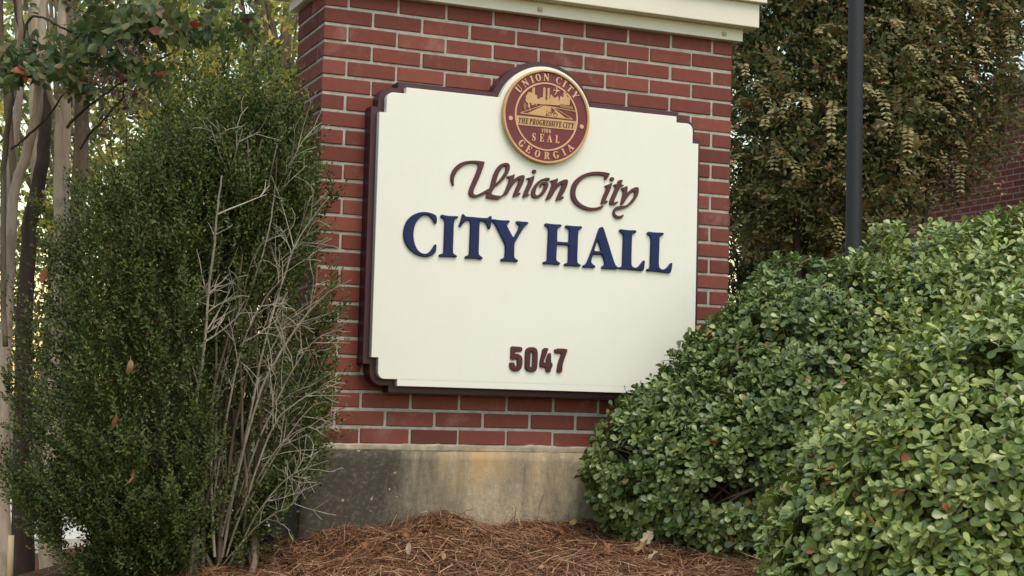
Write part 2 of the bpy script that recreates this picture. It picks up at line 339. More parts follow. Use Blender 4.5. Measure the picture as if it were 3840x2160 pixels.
def whorls(P, A, n, axlen, leaflen, a0, a1, tpl, jit=0.18):
    """n leaves round each short shoot P + t*A; opening angle from a0 (tip) to a1 (base)"""
    A = A / np.linalg.norm(A, axis=1)[:, None]
    U = perp(A); W = np.cross(A, U)
    Pl, Dl, Nl, Sl = [], [], [], []
    m = len(P)
    for k in range(n):
        f = k / max(1, n - 1)                     # 0 base .. 1 tip
        ang = np.radians(a1 + (a0 - a1) * f) + rng.normal(0, 0.16, m)
        ph = k * 2.39996 + rng.normal(0, 0.25, m)
        rad = np.cos(ph)[:, None] * U + np.sin(ph)[:, None] * W
        D = np.cos(ang)[:, None] * A + np.sin(ang)[:, None] * rad + jit * rand_unit(m)
        N = A * np.sin(ang)[:, None] - rad * np.cos(ang)[:, None] + 0.25 * rand_unit(m)
        Pl.append(P + A * (axlen * (f - 0.5))[:, None] if np.ndim(axlen) else P + A * axlen * (f - 0.5)); Dl.append(D); Nl.append(N)
        Sl.append(leaflen * rng.uniform(0.62, 1.28, m) * (1.0 - 0.3 * f))
    return instance(*tpl, np.vstack(Pl), np.vstack(Dl), np.vstack(Nl), np.concatenate(Sl))
def sprays(P, D, L, n, leaflen, tpl, droop=0.9):
    """arching shoots with two rows of leaves"""
    m = len(P); D = D / np.linalg.norm(D, axis=1)[:, None]
    Pl, Dl, Nl, Sl = [], [], [], []
    for k in range(n):
        t = (k + 0.6) / n
        C = P + L[:, None] * (t * D) + (L * droop * t * t)[:, None] * np.array([0, 0, -1.0])
        T = D + (2 * droop * t) * np.array([0, 0, -1.0]); T = T / np.linalg.norm(T, axis=1)[:, None]
        S = np.cross(T, np.array([0, 0, 1.0])); S /= np.linalg.norm(S, axis=1)[:, None] + 1e-6
        UP = np.cross(S, T)
        for sg in (-1, 1):
            Pl.append(C); Dl.append(sg * S * 0.85 + T * 0.5 + UP * 0.1 + 0.22 * rand_unit(m)); Nl.append(UP + 0.35 * rand_unit(m))
            Sl.append(leaflen * rng.uniform(0.75, 1.15, m) * (1 - 0.45 * abs(t - 0.4)))
    return instance(*tpl, np.vstack(Pl), np.vstack(Dl), np.vstack(Nl), np.concatenate(Sl))
def leaf_obj(name, parts, mat, parent):
    mb = MB()
    for V, F in parts: mb.add(V, F)
    return mb.build(name, mat, parent, True)
def vnoise(P, f, seed=0):
    """cheap smooth lumpiness in -1..1"""
    r = np.random.default_rng(seed); s = np.zeros(len(P))
    for i in range(7):
        k = r.normal(size=3) * f; s += np.sin(P @ k + r.uniform(0, 6.28))
    return s / 3.2

# ------------------------------------------------------------------ ground
PX = np.array([-0.6, -0.036, 0.027, 0.138, 0.257, 0.35, 0.428, 0.511, 0.582, 0.661, 0.757, 0.866, 0.962, 1.197, 1.8, 2.4])
PZ = np.array([-0.45, -0.375, -0.370, -0.335, -0.332, -0.320, -0.299, -0.272, -0.279, -0.312, -0.322, -0.308, -0.302, -0.302, -0.29, -0.28])
def sstep(a, b, x):
    t = np.clip((x - a) / (b - a), 0, 1); return t * t * (3 - 2 * t)
PZ = PZ - 0.014
def gz(x, y):
    x = np.asarray(x, float); y = np.asarray(y, float)
    base = -0.345 + 0.05 * np.clip(x - 0.8, -1.2, 2.0) - 0.26 * sstep(-0.15, -1.6, x)
    front = -0.10 * np.clip(-y, 0, 2.0) - 0.85 * sstep(-1.9, -4.2, y)
    back = -0.32 * sstep(0.6, 2.4, y)
    prof = np.interp(x, PX, PZ) + 0.345 - 0.05 * np.clip(x - 0.8, -1.2, 2.0)
    prof = prof * sstep(-0.5, -0.05, x) * sstep(2.4, 1.8, x)
    z = base + front + back + prof * np.exp(-(np.clip(-y, 0, 9) / 0.28) ** 2) * (y < 0.5)
    z = np.maximum(z, -1.25)
    loc = np.exp(-((x - 0.6) / 3.0) ** 2 - ((y + 0.8) / 1.8) ** 2)
    return z + loc * (0.018 * np.sin(5.1 * x + 2.3 * y) + 0.013 * np.sin(9.3 * y - 6 * x + 1.0) + 0.008 * np.sin(17 * x + 11 * y))
def ground_hit(u, v):
    r = ray(u, v); t = 1.0
    for i in range(4000):
        p = CAM + r * t
        if p[2] < gz(p[0], p[1]): return p
        t += 0.005
    return p
def axis(lo, hi, step, far):
    a = list(np.arange(lo, hi, step)); s = step; x = hi
    while x < far: a.append(x); s *= 1.35; x += s
    a.append(far); s = step; x = lo - step; b = []
    while x > -far: b.append(x); s *= 1.35; x -= s
    b.append(-far); return np.array(sorted(b + a))
gx, gy = axis(-2.4, 3.4, 0.05, 600), axis(-3.0, 1.0, 0.05, 600)
GX, GY = np.meshgrid(gx, gy); GZ = gz(GX, GY)
nx, ny = len(gx), len(gy)
ii = (np.arange(ny - 1)[:, None] * nx + np.arange(nx - 1)[None, :]).ravel()
g = np_mesh('ground', np.stack([GX.ravel(), GY.ravel(), GZ.ravel()], 1), [np.stack([ii, ii + 1, ii + nx + 1, ii + nx], 1)], M['ground'])
tag(g, kind='structure')
# pale pavement behind on the left, sunlight put into its colour
pv = MB(); c = [ds(9.3, -9, 0), ds(9.3, -0.9, 0), ds(26, -0.9, 0), ds(26, -9, 0)]
V = [(p[0], p[1], -0.86) for p in c] + [(p[0], p[1], -0.60) for p in c]
def zpv(p): return gz(p[0], p[1]) + 0.03
V = [(p[0], p[1], zpv(p) - 0.2) for p in c] + [(p[0], p[1], zpv(p)) for p in c]
pv.add(V, [[(0, 3, 2, 1), (4, 5, 6, 7), (0, 1, 5, 4), (1, 2, 6, 5), (2, 3, 7, 6), (3, 0, 4, 7)]])
tag(pv.build('pavement', M['pave'], None, False), kind='structure')

# pine straw: curved needles lying in tangled layers
def needles(n, x0, x1, y0, y1, lo=0.09, hi=0.2, lift=0.03, tilt=0.16):
    x = rng.uniform(x0, x1, n); y = rng.uniform(y0, y1, n)
    keep = ~((x > -0.05) & (x < 1.87) & (y > -0.012) & (y < 0.42)); x, y = x[keep], y[keep]; n = len(x)
    th = rng.uniform(0, np.pi * 2, n); L = rng.uniform(lo, hi, n)
    bend = rng.normal(0, 0.5, n); tz = rng.normal(0, tilt, n)
    w = rng.uniform(0.0006, 0.0015, n); z0 = rng.uniform(0.0, lift, n)
    V = np.zeros((n, 8, 3))
    for k in range(4):
        t = k / 3 - 0.5
        a = th + bend * t
        cx = x + np.cos(th) * L * t - np.sin(th) * bend * L * t * t * 0.6; cy = y + np.sin(th) * L * t + np.cos(th) * bend * L * t * t * 0.6
        cyc = np.where((cx > -0.04) & (cx < 1.86) & (cy > -0.024) & (y < 0), -0.024 - rng.uniform(0, 0.01, n), cy)
        zz = gz(cx, np.minimum(cyc, cy)) + z0 + tz * L * t + 0.02 * np.abs(tz) * 4 * (0.25 - t * t) + 0.003
        zz = np.maximum(zz, gz(cx, np.minimum(cyc, cy)) + 0.002)
        ww = w * (1 if k < 3 else 0.3)
        V[:, 2 * k] = np.stack([cx - np.sin(a) * ww, cyc + np.cos(a) * ww, zz], 1)
        V[:, 2 * k + 1] = np.stack([cx + np.sin(a) * ww, cyc - np.cos(a) * ww, zz + w * 0.8], 1)
    q = np.array([(0, 1, 3, 2), (2, 3, 5, 4), (4, 5, 7, 6)])
    return V.reshape(-1, 3), [(q[None] + (np.arange(n) * 8)[:, None, None]).reshape(-1, 4)]
mb = MB()
mb.add(*needles(52000, -1.5, 2.6, -1.5, 0.25))
mb.add(*needles(9000, -1.5, 2.6, -0.5, -0.02, 0.07, 0.16, 0.03, 0.2))
mb.add(*needles(170, -0.1, 1.3, -0.16, -0.03, 0.06, 0.14, 0.03, 0.8))
mb.add(*needles(5000, -2.4, 3.4, -2.6, -1.4, 0.1, 0.2))
tag(mb.build('pine_straw', M['straw'], None, False), 'rust brown pine straw spread over the bed in front of the pillar', 'mulch', kind='stuff')

# crumbled leaf bits and bark flakes lying through the straw
n_ = 900; bx, by = rng.uniform(-1.3, 2.5, n_), rng.uniform(-1.4, -0.03, n_)
bits = np.stack([bx, by, gz(bx, by) + rng.uniform(0.008, 0.04, n_)], 1)
leaf_obj('leaf_litter', [instance(*ELLI, bits, rand_unit(n_) * [1, 1, 0.35], np.array([0, 0, 1.0]) + 0.7 * rand_unit(n_), rng.uniform(0.012, 0.038, n_))],
         mat_leaf('crumbled_dry_leaf', [(0, (0.10, 0.045, 0.03)), (0.4, (0.24, 0.11, 0.06)), (0.75, (0.40, 0.24, 0.13)), (0.92, (0.55, 0.42, 0.28)), (1, (0.32, 0.09, 0.06))], 0.7, 0.1, None, 0.2, 0.4), None)
tag(bpy.data.objects['leaf_litter'], 'small crumbled dry leaf bits strewn through the pine straw', 'leaf litter', kind='stuff')

# ------------------------------------------------------------------ brick pillar
PIT, CR, LB, HB, G = 0.2032, 0.0676, 0.1937, 0.0921, 0.0095
W9 = 9 * PIT - G; DEP = 2 * PIT - G; NROW = 26
pil = thing('brick_pillar', (0.91, 0.2, -0.6), 'red brick pillar with stained concrete base and cream cornice that carries the white sign', 'pillar')
bk = MB()
def put(x0, x1, y0, y1, z):
    j = lambda s=0.0011: rng.normal(0, s)
    gv = np.clip(rng.normal(0.0, 0.0012), -0.003, 0.003); zz = z + j(0.0009)
    bk.box((x0 + j() - gv * 0, y0 + j(0.0011), zz), (x1 + j(), y1 + j(0.0009), zz + CR - G - 0.0015 + j(0.0006)))
for r in range(NROW):
    z = r * CR + G * 0.6
    if r % 2 == 0:
        for i in range(9):
            put(i * PIT, i * PIT + LB, 0, HB, z); put(i * PIT, i * PIT + LB, DEP - HB, DEP, z)
        for x0 in (0, W9 - HB): put(x0, x0 + HB, PIT / 2, PIT / 2 + LB, z)
    else:
        for x0 in (0, W9 - HB):
            for y0 in (0, PIT): put(x0, x0 + HB, y0, y0 + LB, z)
        for i in range(8):
            x0 = PIT / 2 + i * PIT; put(x0, x0 + LB, 0, HB, z); put(x0, x0 + LB, DEP - HB, DEP, z)
shaft = bevelled(bk.build('brick_shaft', M['brick'], pil, False), 0.0032, 1)
# the mortar shows between the bricks of the same wall: second material of the shaft mesh
bm = bmesh.new(); bm.from_mesh(shaft.data)
o0 = parent_origin(pil); rec = 0.0042
ret = bmesh.ops.create_cube(bm, size=1.0)
for v in ret['verts']:
    v.co = Vector(((rec if v.co.x < 0 else W9 - rec) - o0[0], (rec if v.co.y < 0 else DEP - rec) - o0[1], (-0.01 if v.co.z < 0 else NROW * CR) - o0[2]))
for f in {f for v in ret['verts'] for f in v.link_faces}: f.material_index = 1
bm.to_mesh(shaft.data); bm.free(); shaft.data.materials.append(M['mortar'])
# concrete base with an uneven front, and the smeared mortar bed on it
def rough_box(a, b, step, amp, seed):
    bm = bmesh.new(); bmesh.ops.create_cube(bm, size=1.0)
    a, b = np.array(a), np.array(b)
    for v in bm.verts: v.co = Vector(a + (np.array(v.co) + 0.5) * (b - a))
    for ax in range(3):
        n = int((b[ax] - a[ax]) / step)
        for i in range(1, n):
            co = Vector(a); co[ax] = a[ax] + (b[ax] - a[ax]) * i / n; no = Vector((0, 0, 0)); no[ax] = 1
            bmesh.ops.bisect_plane(bm, geom=bm.verts[:] + bm.edges[:] + bm.faces[:], plane_co=co, plane_no=no)
    bm.normal_update(); P = np.array([v.co for v in bm.verts])
    d = vnoise(P, 14, seed) * 0.4 + vnoise(P, 45, seed + 1) * 0.35 + vnoise(P, 130, seed + 2) * 0.35
    for v, k in zip(bm.verts, d): v.co += v.normal * float(k * amp)
    bm.verts.ensure_lookup_table(); bm.faces.ensure_lookup_table()
    V = np.array([v.co for v in bm.verts]); f4 = [[v.index for v in f.verts] for f in bm.faces]; bm.free()
    d = {}
    for f in f4: d.setdefault(len(f), []).append(f)
    return V, [np.array(x) for x in d.values()]
mb = MB(); mb.add(*rough_box((-0.033, -0.02, -0.75), (W9 + 0.033, 0.43, -0.022), 0.035, 0.0028, 3)); mb.build('concrete_base', M['concrete'], pil, True)
mb = MB(); mb.add(*rough_box((-0.016, -0.0085, -0.0225), (W9 + 0.016, 0.42, 0.0045), 0.0085, 0.0055, 8)); mb.build('mortar_bed', M['bed'], pil, True)
cor = MB()
for e, z0, z1 in ((0.032, 1.754, 1.809), (0.082, 1.8095, 1.914), (0.106, 1.9145, 2.02)):
    cor.box((-e, -e, z0), (W9 + e, DEP + e, z1))
cornice = bevelled(cor.build('cornice', M['cornice'], pil, False), 0.003, 2)
for cx in (-0.0, 0.894, 1.758):
    p = MB(); p.box((cx - 0.011, -0.0335, 1.7665), (cx + 0.011, -0.030, 1.7875)); p.box((cx - 0.006, -0.0375, 1.772), (cx + 0.006, -0.0335, 1.782))
    p.build('anchor_plug', M['plug'], cornice, False)

# ------------------------------------------------------------------ city sign
def chaikin(P, n=1):
    P = np.asarray(P, float)
    for _ in range(n):
        Q = np.roll(P, -1, 0); P = np.stack([0.75 * P + 0.25 * Q, 0.25 * P + 0.75 * Q], 1).reshape(-1, 2)
    return P
def area(P): return 0.5 * np.sum(P[:, 0] * np.roll(P[:, 1], -1) - np.roll(P[:, 0], -1) * P[:, 1])
def slab(mb, loops, y0, y1, bev=0.0):
    """prism of a 2-D outline in x,z (first loop outer, others holes) from y0 (back) to y1 (front)"""
    L = []
    for i, P in enumerate(loops):
        P = np.asarray(P, float)
        if (area(P) > 0) != (i == 0): P = P[::-1]
        L.append(P)
    tri = tessellate_polygon([[Vector((p[0], p[1], 0)) for p in P] for P in L])
    A = np.vstack(L); n = len(A)
    def inset(P, d):
        e = np.roll(P, -1, 0) - P; e /= np.linalg.norm(e, axis=1)[:, None] + 1e-12
        nrm = np.stack([-e[:, 1], e[:, 0]], 1); m = nrm + np.roll(nrm, 1, 0); m /= np.maximum(np.linalg.norm(m, axis=1)[:, None], 0.4)
        return P + m * d
    Fr = np.vstack([inset(P, bev) for P in L]) if bev else A
    rings = [np.stack([A[:, 0], np.full(n, y0), A[:, 1]], 1), np.stack([A[:, 0], np.full(n, y1 + bev), A[:, 1]], 1)]
    if bev: rings.append(np.stack([Fr[:, 0], np.full(n, y1), Fr[:, 1]], 1))
    V = np.vstack(rings); q = []
    b = 0
    for P in L:
        k = len(P)
        for i in range(k):
            j = (i + 1) % k
            for rr in range(len(rings) - 1):
                q.append((b + i + rr * n, b + j + rr * n, b + j + (rr + 1) * n, b + i + (rr + 1) * n))
        b += k
    top = (len(rings) - 1) * n; t = []
    for a_, b_, c_ in tri:
        p = A[[a_, b_, c_]]
        s = (p[1, 0] - p[0, 0]) * (p[2, 1] - p[0, 1]) - (p[2, 0] - p[0, 0]) * (p[1, 1] - p[0, 1])
        if abs(s) < 1e-14: continue
        t.append((top + a_, top + b_, top + c_) if s > 0 else (top + a_, top + c_, top + b_))
        t.append((a_, c_, b_) if s > 0 else (a_, b_, c_))
    mb.add(V, [q, t])
sign = thing('city_sign', (0.9, -0.05, 0.22), 'cream sign board with maroon edging, round gold seal and raised lettering on the pillar', 'sign')
XL, XR, ZB, ZT, SX, SZ = 0.2035, 1.604, 0.2275, 1.3835, 0.898, 1.322
def board(o, rr, ra):
    l, r, b, t = XL - o, XR + o, ZB - o, ZT + o
    def corner():                                # inset in x, drop in z, from the top edge to the left edge
        c = 0.028 + ra
        a = [(0.106, 0), (0.106, 0.025), (c, 0.025)]
        a += [(c - ra * math.sin(k), 0.025 + ra - ra * math.cos(k)) for k in np.linspace(0.15, 1.42, 9)]
        return a + [(0.028, 0.025 + ra), (0.028, 0.106), (0, 0.106)]
    C = corner(); P = [(l + x, t - z) for x, z in C] + [(l + x, b + z) for x, z in C[::-1]] + [(r - x, b + z) for x, z in C] + [(r - x, t - z) for x, z in C[::-1]]
    h = t - SZ; a0 = math.asin(h / rr)
    return P + [(SX + rr * math.cos(a), SZ + rr * math.sin(a)) for a in np.linspace(a0, math.pi - a0, 40)]
mb = MB(); slab(mb, [board(0.025, 0.232, 0.052)], 0.0025, -0.07, 0.002); mb.build('backing_board', M['frame'], sign, False)
mb = MB(); slab(mb, [board(0.0, 0.206, 0.027)], -0.07, -0.10, 0.002); face = mb.build('face_board', M['panel'], sign, False)

def circ(cx, cz, r, n=72, rz=None): return [(cx + r * math.cos(a), cz + (rz or r) * math.sin(a)) for a in np.linspace(0, 2 * math.pi, n, endpoint=False)]
def tr(pts, ox, oy, k, y):                       # traced outline in a crop of the photo -> x,z on the plane of the sign
    return np.array([on_y(ox + p[0] * k, oy + p[1] * k, y)[[0, 2]] for p in pts])

LET = {}
LET['C'] = ([(455,70),(540,78),(620,105),(680,138),(692,200),(690,270),(668,300),(645,285),(610,215),(570,165),(520,132),(460,130),(400,160),(345,205),(295,280),(265,380),(255,480),(258,560),(275,650),(305,730),(350,795),(410,840),(470,850),(530,835),(580,790),(620,730),(645,685),(668,668),(685,690),(680,760),(668,820),(620,870),(540,905),(460,908),(360,885),(270,840),(190,775),(125,690),(85,600),(68,500),(75,390),(105,290),(155,205),(225,140),(310,95),(390,73)],)
LET['I'] = ([(760,150),(775,122),(800,120),(850,135),(920,145),(1000,148),(1065,145),(1090,160),(1080,185),(1040,200),(1015,225),(1005,300),(1000,500),(992,700),(990,800),(995,835),(1020,860),(1060,880),(1065,905),(1045,918),(990,912),(900,905),(820,903),(760,908),(732,895),(732,868),(760,852),(800,845),(818,820),(822,700),(830,450),(838,250),(825,205),(790,185),(762,170)],)
LET['T'] = ([(1180,105),(1200,125),(1225,155),(1300,160),(1420,170),(1540,182),(1630,185),(1660,170),(1685,142),(1708,150),(1710,200),(1702,280),(1690,360),(1662,398),(1640,380),(1615,300),(1570,255),(1500,240),(1485,260),(1480,400),(1475,600),(1468,780),(1468,850),(1490,885),(1530,905),(1545,930),(1525,955),(1460,945),(1380,937),(1290,935),(1230,940),(1210,915),(1225,890),(1270,880),(1292,855),(1300,700),(1308,500),(1315,300),(1310,245),(1270,225),(1210,250),(1165,300),(1130,350),(1105,350),(1102,325),(1125,260),(1150,180),(1162,120)],)
LET['Y'] = ([(1715,205),(1760,207),(1850,222),(1950,228),(2030,225),(2048,248),(2030,275),(1990,295),(1995,330),(2050,440),(2115,560),(2160,480),(2215,375),(2222,320),(2190,298),(2160,275),(2165,245),(2195,238),(2270,250),(2370,255),(2395,270),(2385,295),(2340,320),(2300,370),(2220,500),(2150,620),(2133,660),(2130,800),(2128,900),(2140,935),(2185,955),(2203,980),(2185,1005),(2120,998),(2030,990),(1960,987),(1895,990),(1875,970),(1885,940),(1930,932),(1955,905),(1960,800),(1962,690),(1940,640),(1870,500),(1800,360),(1765,295),(1725,250),(1712,225)],)
LETB = {}
LETB['H'] = ([(118,100),(140,80),(200,90),(300,102),(400,102),(432,112),(430,140),(390,160),(360,180),(352,230),(350,415),(356,424),(450,430),(560,438),(568,430),(572,300),(575,210),(555,185),(510,165),(500,140),(520,118),(600,128),(700,138),(790,135),(815,150),(808,180),(770,195),(745,215),(740,300),(732,500),(725,700),(725,800),(740,830),(785,850),(792,870),(770,890),(700,885),(600,875),(510,878),(480,860),(485,835),(530,825),(555,800),(558,700),(562,580),(562,505),(550,495),(450,488),(355,482),(344,490),(340,600),(335,720),(335,765),(360,795),(400,815),(408,840),(385,860),(300,852),(200,842),(110,845),(85,825),(95,800),(140,790),(165,770),(168,650),(178,450),(188,250),(185,180),(160,150),(125,135)],)
LETB['A'] = ([(1175,150),(1205,155),(1222,200),(1260,320),(1320,510),(1380,710),(1420,830),(1450,880),(1490,905),(1492,925),(1460,943),(1380,938),(1280,930),(1195,930),(1172,910),(1180,885),(1220,870),(1235,840),(1220,760),(1185,675),(1100,663),(1020,660),(995,720),(980,800),(1010,845),(1055,870),(1062,895),(1045,915),(980,908),(900,905),(845,912),(822,890),(830,865),(880,845),(910,800),(950,700),(1010,540),(1070,370),(1120,210),(1145,165)], [(1100,400),(1120,440),(1150,540),(1168,605),(1100,602),(1035,598),(1065,500)])
LETB['L'] = ([(1510,205),(1535,190),(1600,203),(1700,213),(1790,210),(1825,225),(1820,255),(1780,272),(1745,290),(1740,350),(1735,550),(1730,750),(1730,850),(1755,895),(1800,910),(1850,900),(1900,850),(1940,790),(1970,768),(1982,790),(1975,860),(1965,930),(1945,970),(1880,965),(1780,955),(1680,945),(1580,938),(1520,938),(1498,925),(1505,900),(1550,890),(1565,860),(1568,700),(1575,500),(1580,350),(1572,285),(1530,255),(1508,235)],)
LETB['L2'] = ([(2022,265),(2045,238),(2110,248),(2210,256),(2300,254),(2335,270),(2328,298),(2290,315),(2255,330),(2252,400),(2248,600),(2240,780),(2240,870),(2262,925),(2310,945),(2360,935),(2410,890),(2450,835),(2480,812),(2492,830),(2485,900),(2470,970),(2450,1012),(2380,1005),(2290,995),(2190,982),(2090,972),(2035,978),(2010,960),(2015,935),(2060,925),(2078,900),(2082,750),(2090,550),(2093,400),(2085,325),(2045,300),(2024,285)],)
YL = -0.1105
glyph = {}
def letter(loops, ox, oy, k, mat, name='letter', y=YL, n=1, bev=0.0025):
    L = [chaikin(tr(P, ox, oy, k, y), n) for P in loops]
    mb = MB(); slab(mb, L, -0.0985, y, bev); mb.build(name, mat, sign, False); return L
for ch, P in LET.items(): glyph[ch] = letter(P, 1500, 780, 0.201863, M['navy'])
for ch, P in LETB.items(): glyph[ch] = letter(P, 2020, 820, 0.201863, M['navy'])
K5 = 0.155280
letter([[(495,372),(600,378),(775,392),(770,490),(740,500),(600,512),(590,560),(640,555),(700,570),(760,620),(778,690),(775,800),(760,890),(720,950),(650,978),(570,978),(510,950),(470,900),(458,840),(462,762),(585,768),(590,840),(612,868),(638,850),(645,760),(642,690),(620,675),(580,705),(490,700),(485,640),(490,500)]], 1840, 1240, K5, M['maroon'], 'digit', YL + 0.002)
letter([[(1000,392),(1070,402),(1120,435),(1145,500),(1148,600),(1140,800),(1132,900),(1105,965),(1050,995),(980,1000),(910,985),(855,945),(832,880),(832,780),(838,600),(845,490),(875,430),(935,398)], [(993,505),(1015,520),(1018,600),(1010,800),(1003,880),(982,888),(962,870),(962,780),(970,600),(975,520)]], 1840, 1240, K5, M['maroon'], 'digit', YL + 0.002)
letter([[(1270,412),(1405,418),(1395,470),(1350,590),(1290,740),(1300,772),(1340,775),(1340,700),(1380,600),(1412,535),(1470,538),(1468,770),(1505,785),(1500,880),(1468,910),(1460,1000),(1345,1005),(1335,910),(1300,890),(1195,885),(1190,770),(1230,600)]], 1840, 1240, K5, M['maroon'], 'digit', YL + 0.002)
letter([[(1548,425),(1862,435),(1862,490),(1820,600),(1770,740),(1745,850),(1740,960),(1720,1015),(1605,1015),(1608,920),(1640,760),(1690,620),(1720,555),(1650,548),(1548,548)]], 1840, 1240, K5, M['maroon'], 'digit', YL + 0.002)
KU = 0.178571; KC = 0.137994
def cpx(x, y, r, n=18): return [(x + r * math.cos(a), y + r * math.sin(a)) for a in np.linspace(0, 2 * math.pi, n, endpoint=False)]
def script(loops, ox, oy, k): return letter(loops, ox, oy, k, M['maroon'], 'script_letter', YL + 0.001, 1, 0.0018)
script([[(778,88),(776,100),(760,160),(720,280),(660,430),(600,560),(550,670),(535,740),(560,785),(620,780),(720,735),(860,655),(885,640),(900,590),(930,460),(970,330),(1030,220),(1110,140),(1190,112),(1260,112),(1300,145),(1308,210),(1290,290),(1240,380),(1160,480),(1060,570),(970,640),(940,700),(912,770),(1000,795),(1105,803),(1140,815),(1100,865),(1040,885),(960,880),(805,850),(800,846),(830,760),(825,745),(740,790),(640,830),(550,850),(480,825),(440,770),(445,690),(490,570),(560,410),(620,260),(645,180),(620,135),(540,120),(440,128),(330,165),(240,240),(170,330),(130,440),(125,540),(135,590),(122,602),(90,560),(62,480),(60,390),(90,290),(160,195),(250,120),(360,80),(480,65),(600,65),(700,78)],
        [(1205,178),(1222,190),(1225,215),(1215,280),(1160,380),(1090,470),(1015,548),(1010,530),(1040,420),(1085,300),(1140,220),(1185,182)]], 1680, 590, KU)
script([[(1245,400),(1270,390),(1340,375),(1403,348),(1407,355),(1405,390),(1378,480),(1430,430),(1500,385),(1570,365),(1615,380),(1620,430),(1590,530),(1530,650),(1482,740),(1495,748),(1515,735),(1535,750),(1520,780),(1470,805),(1372,832),(1368,826),(1375,790),(1420,670),(1480,540),(1510,460),(1440,500),(1370,570),(1300,690),(1245,780),(1200,800),(1142,826),(1118,806),(1170,770),(1220,670),(1270,540),(1295,450),(1285,432),(1262,435),(1245,420)]], 1680, 590, KU)
script([[(1655,435),(1690,425),(1760,410),(1816,380),(1821,386),(1820,430),(1790,530),(1740,640),(1690,740),(1682,762),(1700,775),(1722,765),(1720,790),(1670,815),(1582,850),(1577,844),(1578,810),(1620,690),(1680,560),(1710,475),(1690,460),(1665,460)]], 1680, 590, KU)
script([cpx(1820, 295, 43)], 1680, 590, KU)
script([[(2140,425),(2060,425),(1970,455),(1880,520),(1800,620),(1755,720),(1755,800),(1800,850),(1870,862),(1950,830),(2030,760),(2090,660),(2120,570),(2105,520),(2060,502),(2000,512),(1945,560),(1932,610),(1940,640),(1958,630),(1965,600),(1995,565),(2025,570),(2025,620),(1990,700),(1940,765),(1885,800),(1845,780),(1840,720),(1870,630),(1920,550),(1980,497),(2060,476),(2115,494),(2145,480)]], 1680, 590, KU)
script([[(2150,490),(2190,475),(2250,462),(2310,433),(2315,440),(2315,480),(2288,570),(2340,515),(2410,475),(2480,455),(2525,470),(2530,520),(2500,620),(2440,740),(2385,825),(2400,832),(2420,815),(2442,835),(2430,860),(2380,885),(2277,914),(2272,908),(2280,870),(2330,750),(2385,630),(2415,550),(2350,590),(2280,660),(2210,780),(2160,865),(2062,902),(2058,894),(2065,870),(2110,770),(2165,640),(2200,530),(2185,520),(2160,510)]], 1680, 590, KU)
script([[(1224,150),(1220,158),(1195,200),(1140,295),(1110,322),(1075,315),(1070,285),(1090,245),(1070,215),(980,195),(870,190),(740,198),(620,225),(500,280),(400,370),(330,470),(290,590),(280,700),(300,800),(350,890),(430,965),(540,1030),(660,1070),(780,1078),(900,1058),(980,1025),(1030,1018),(1045,1045),(1020,1085),(930,1125),(800,1155),(660,1160),(520,1130),(400,1075),(290,1000),(210,900),(165,790),(152,660),(170,530),(215,410),(300,300),(420,210),(560,140),(720,100),(880,92),(1040,102),(1140,120)]], 2120, 630, KC)
script([[(1085,480),(1130,458),(1200,440),(1272,398),(1277,404),(1270,480),(1225,610),(1160,750),(1105,870),(1110,885),(1150,880),(1165,905),(1150,935),(1080,965),(987,992),(982,986),(985,930),(1010,820),(1070,680),(1120,570),(1140,520),(1110,510),(1085,520)]], 2120, 630, KC)
script([cpx(1282, 298, 56)], 2120, 630, KC)
script([[(1460,325),(1568,317),(1570,324),(1545,400),(1530,440),(1580,455),(1600,455),(1590,490),(1540,500),(1500,515),(1460,600),(1400,740),(1340,870),(1325,915),(1345,935),(1400,915),(1430,900),(1445,925),(1420,960),(1340,1000),(1270,1010),(1220,990),(1208,940),(1225,860),(1290,720),(1350,580),(1380,500),(1360,490),(1325,490),(1320,460),(1345,435),(1410,435),(1435,385)]], 2120, 630, KC)
script([[(1525,560),(1570,530),(1640,510),(1690,475),(1700,530),(1695,610),(1688,690),(1740,630),(1820,560),(1900,520),(1965,510),(2000,540),(2010,620),(1990,720),(1930,830),(1840,940),(1750,1020),(1650,1080),(1540,1115),(1420,1140),(1370,1165),(1355,1210),(1375,1260),(1430,1295),(1500,1295),(1560,1275),(1598,1258),(1590,1310),(1550,1355),(1480,1378),(1400,1370),(1330,1320),(1298,1250),(1300,1170),(1340,1100),(1400,1050),(1470,1025),(1560,1020),(1640,1018),(1720,975),(1800,890),(1870,790),(1900,690),(1880,640),(1840,640),(1780,690),(1710,770),(1650,860),(1600,950),(1560,995),(1520,998),(1508,975),(1530,890),(1560,770),(1580,660),(1575,590),(1545,590)]], 2120, 630, KC)

# ---- round seal
YS = -0.116; RS = 0.1895
mb = MB(); slab(mb, [circ(SX, SZ, RS * 0.95, 96)], -0.0985, YS, 0.0); seal = mb.build('seal', M['sealred'], sign, False)
def onseal(name, loops, mat, y=YS - 0.003, n=0, back=YS + 0.0005, bev=0.0008):
    mb = MB()
    for lp in loops: slab(mb, [chaikin(P, n) if n else np.asarray(P, float) for P in lp], back, y, bev)
    return mb.build(name, mat, seal, False)
onseal('rim', [[circ(SX, SZ, RS, 96), circ(SX, SZ, RS * 0.948, 96)[::-1]]], M['gold'], YS - 0.007, 0, -0.0985, 0.002)
onseal('inner_ring', [[circ(SX, SZ, RS * 0.73, 80), circ(SX, SZ, RS * 0.692, 80)[::-1]]], M['rose'])
def norm(L):
    A = np.vstack(L); z0 = A[:, 1].min(); h = A[:, 1].max() - z0; x0 = A[:, 0].min()
    return [(P - [x0, z0]) / h for P in L]
GL = {k: [norm(v)] for k, v in glyph.items() if k != 'L2'}
def el(cx, cz, rx, rz, n=20): return np.array([(cx + rx * math.cos(a), cz + rz * math.sin(a)) for a in np.linspace(0, 2 * math.pi, n, endpoint=False)])
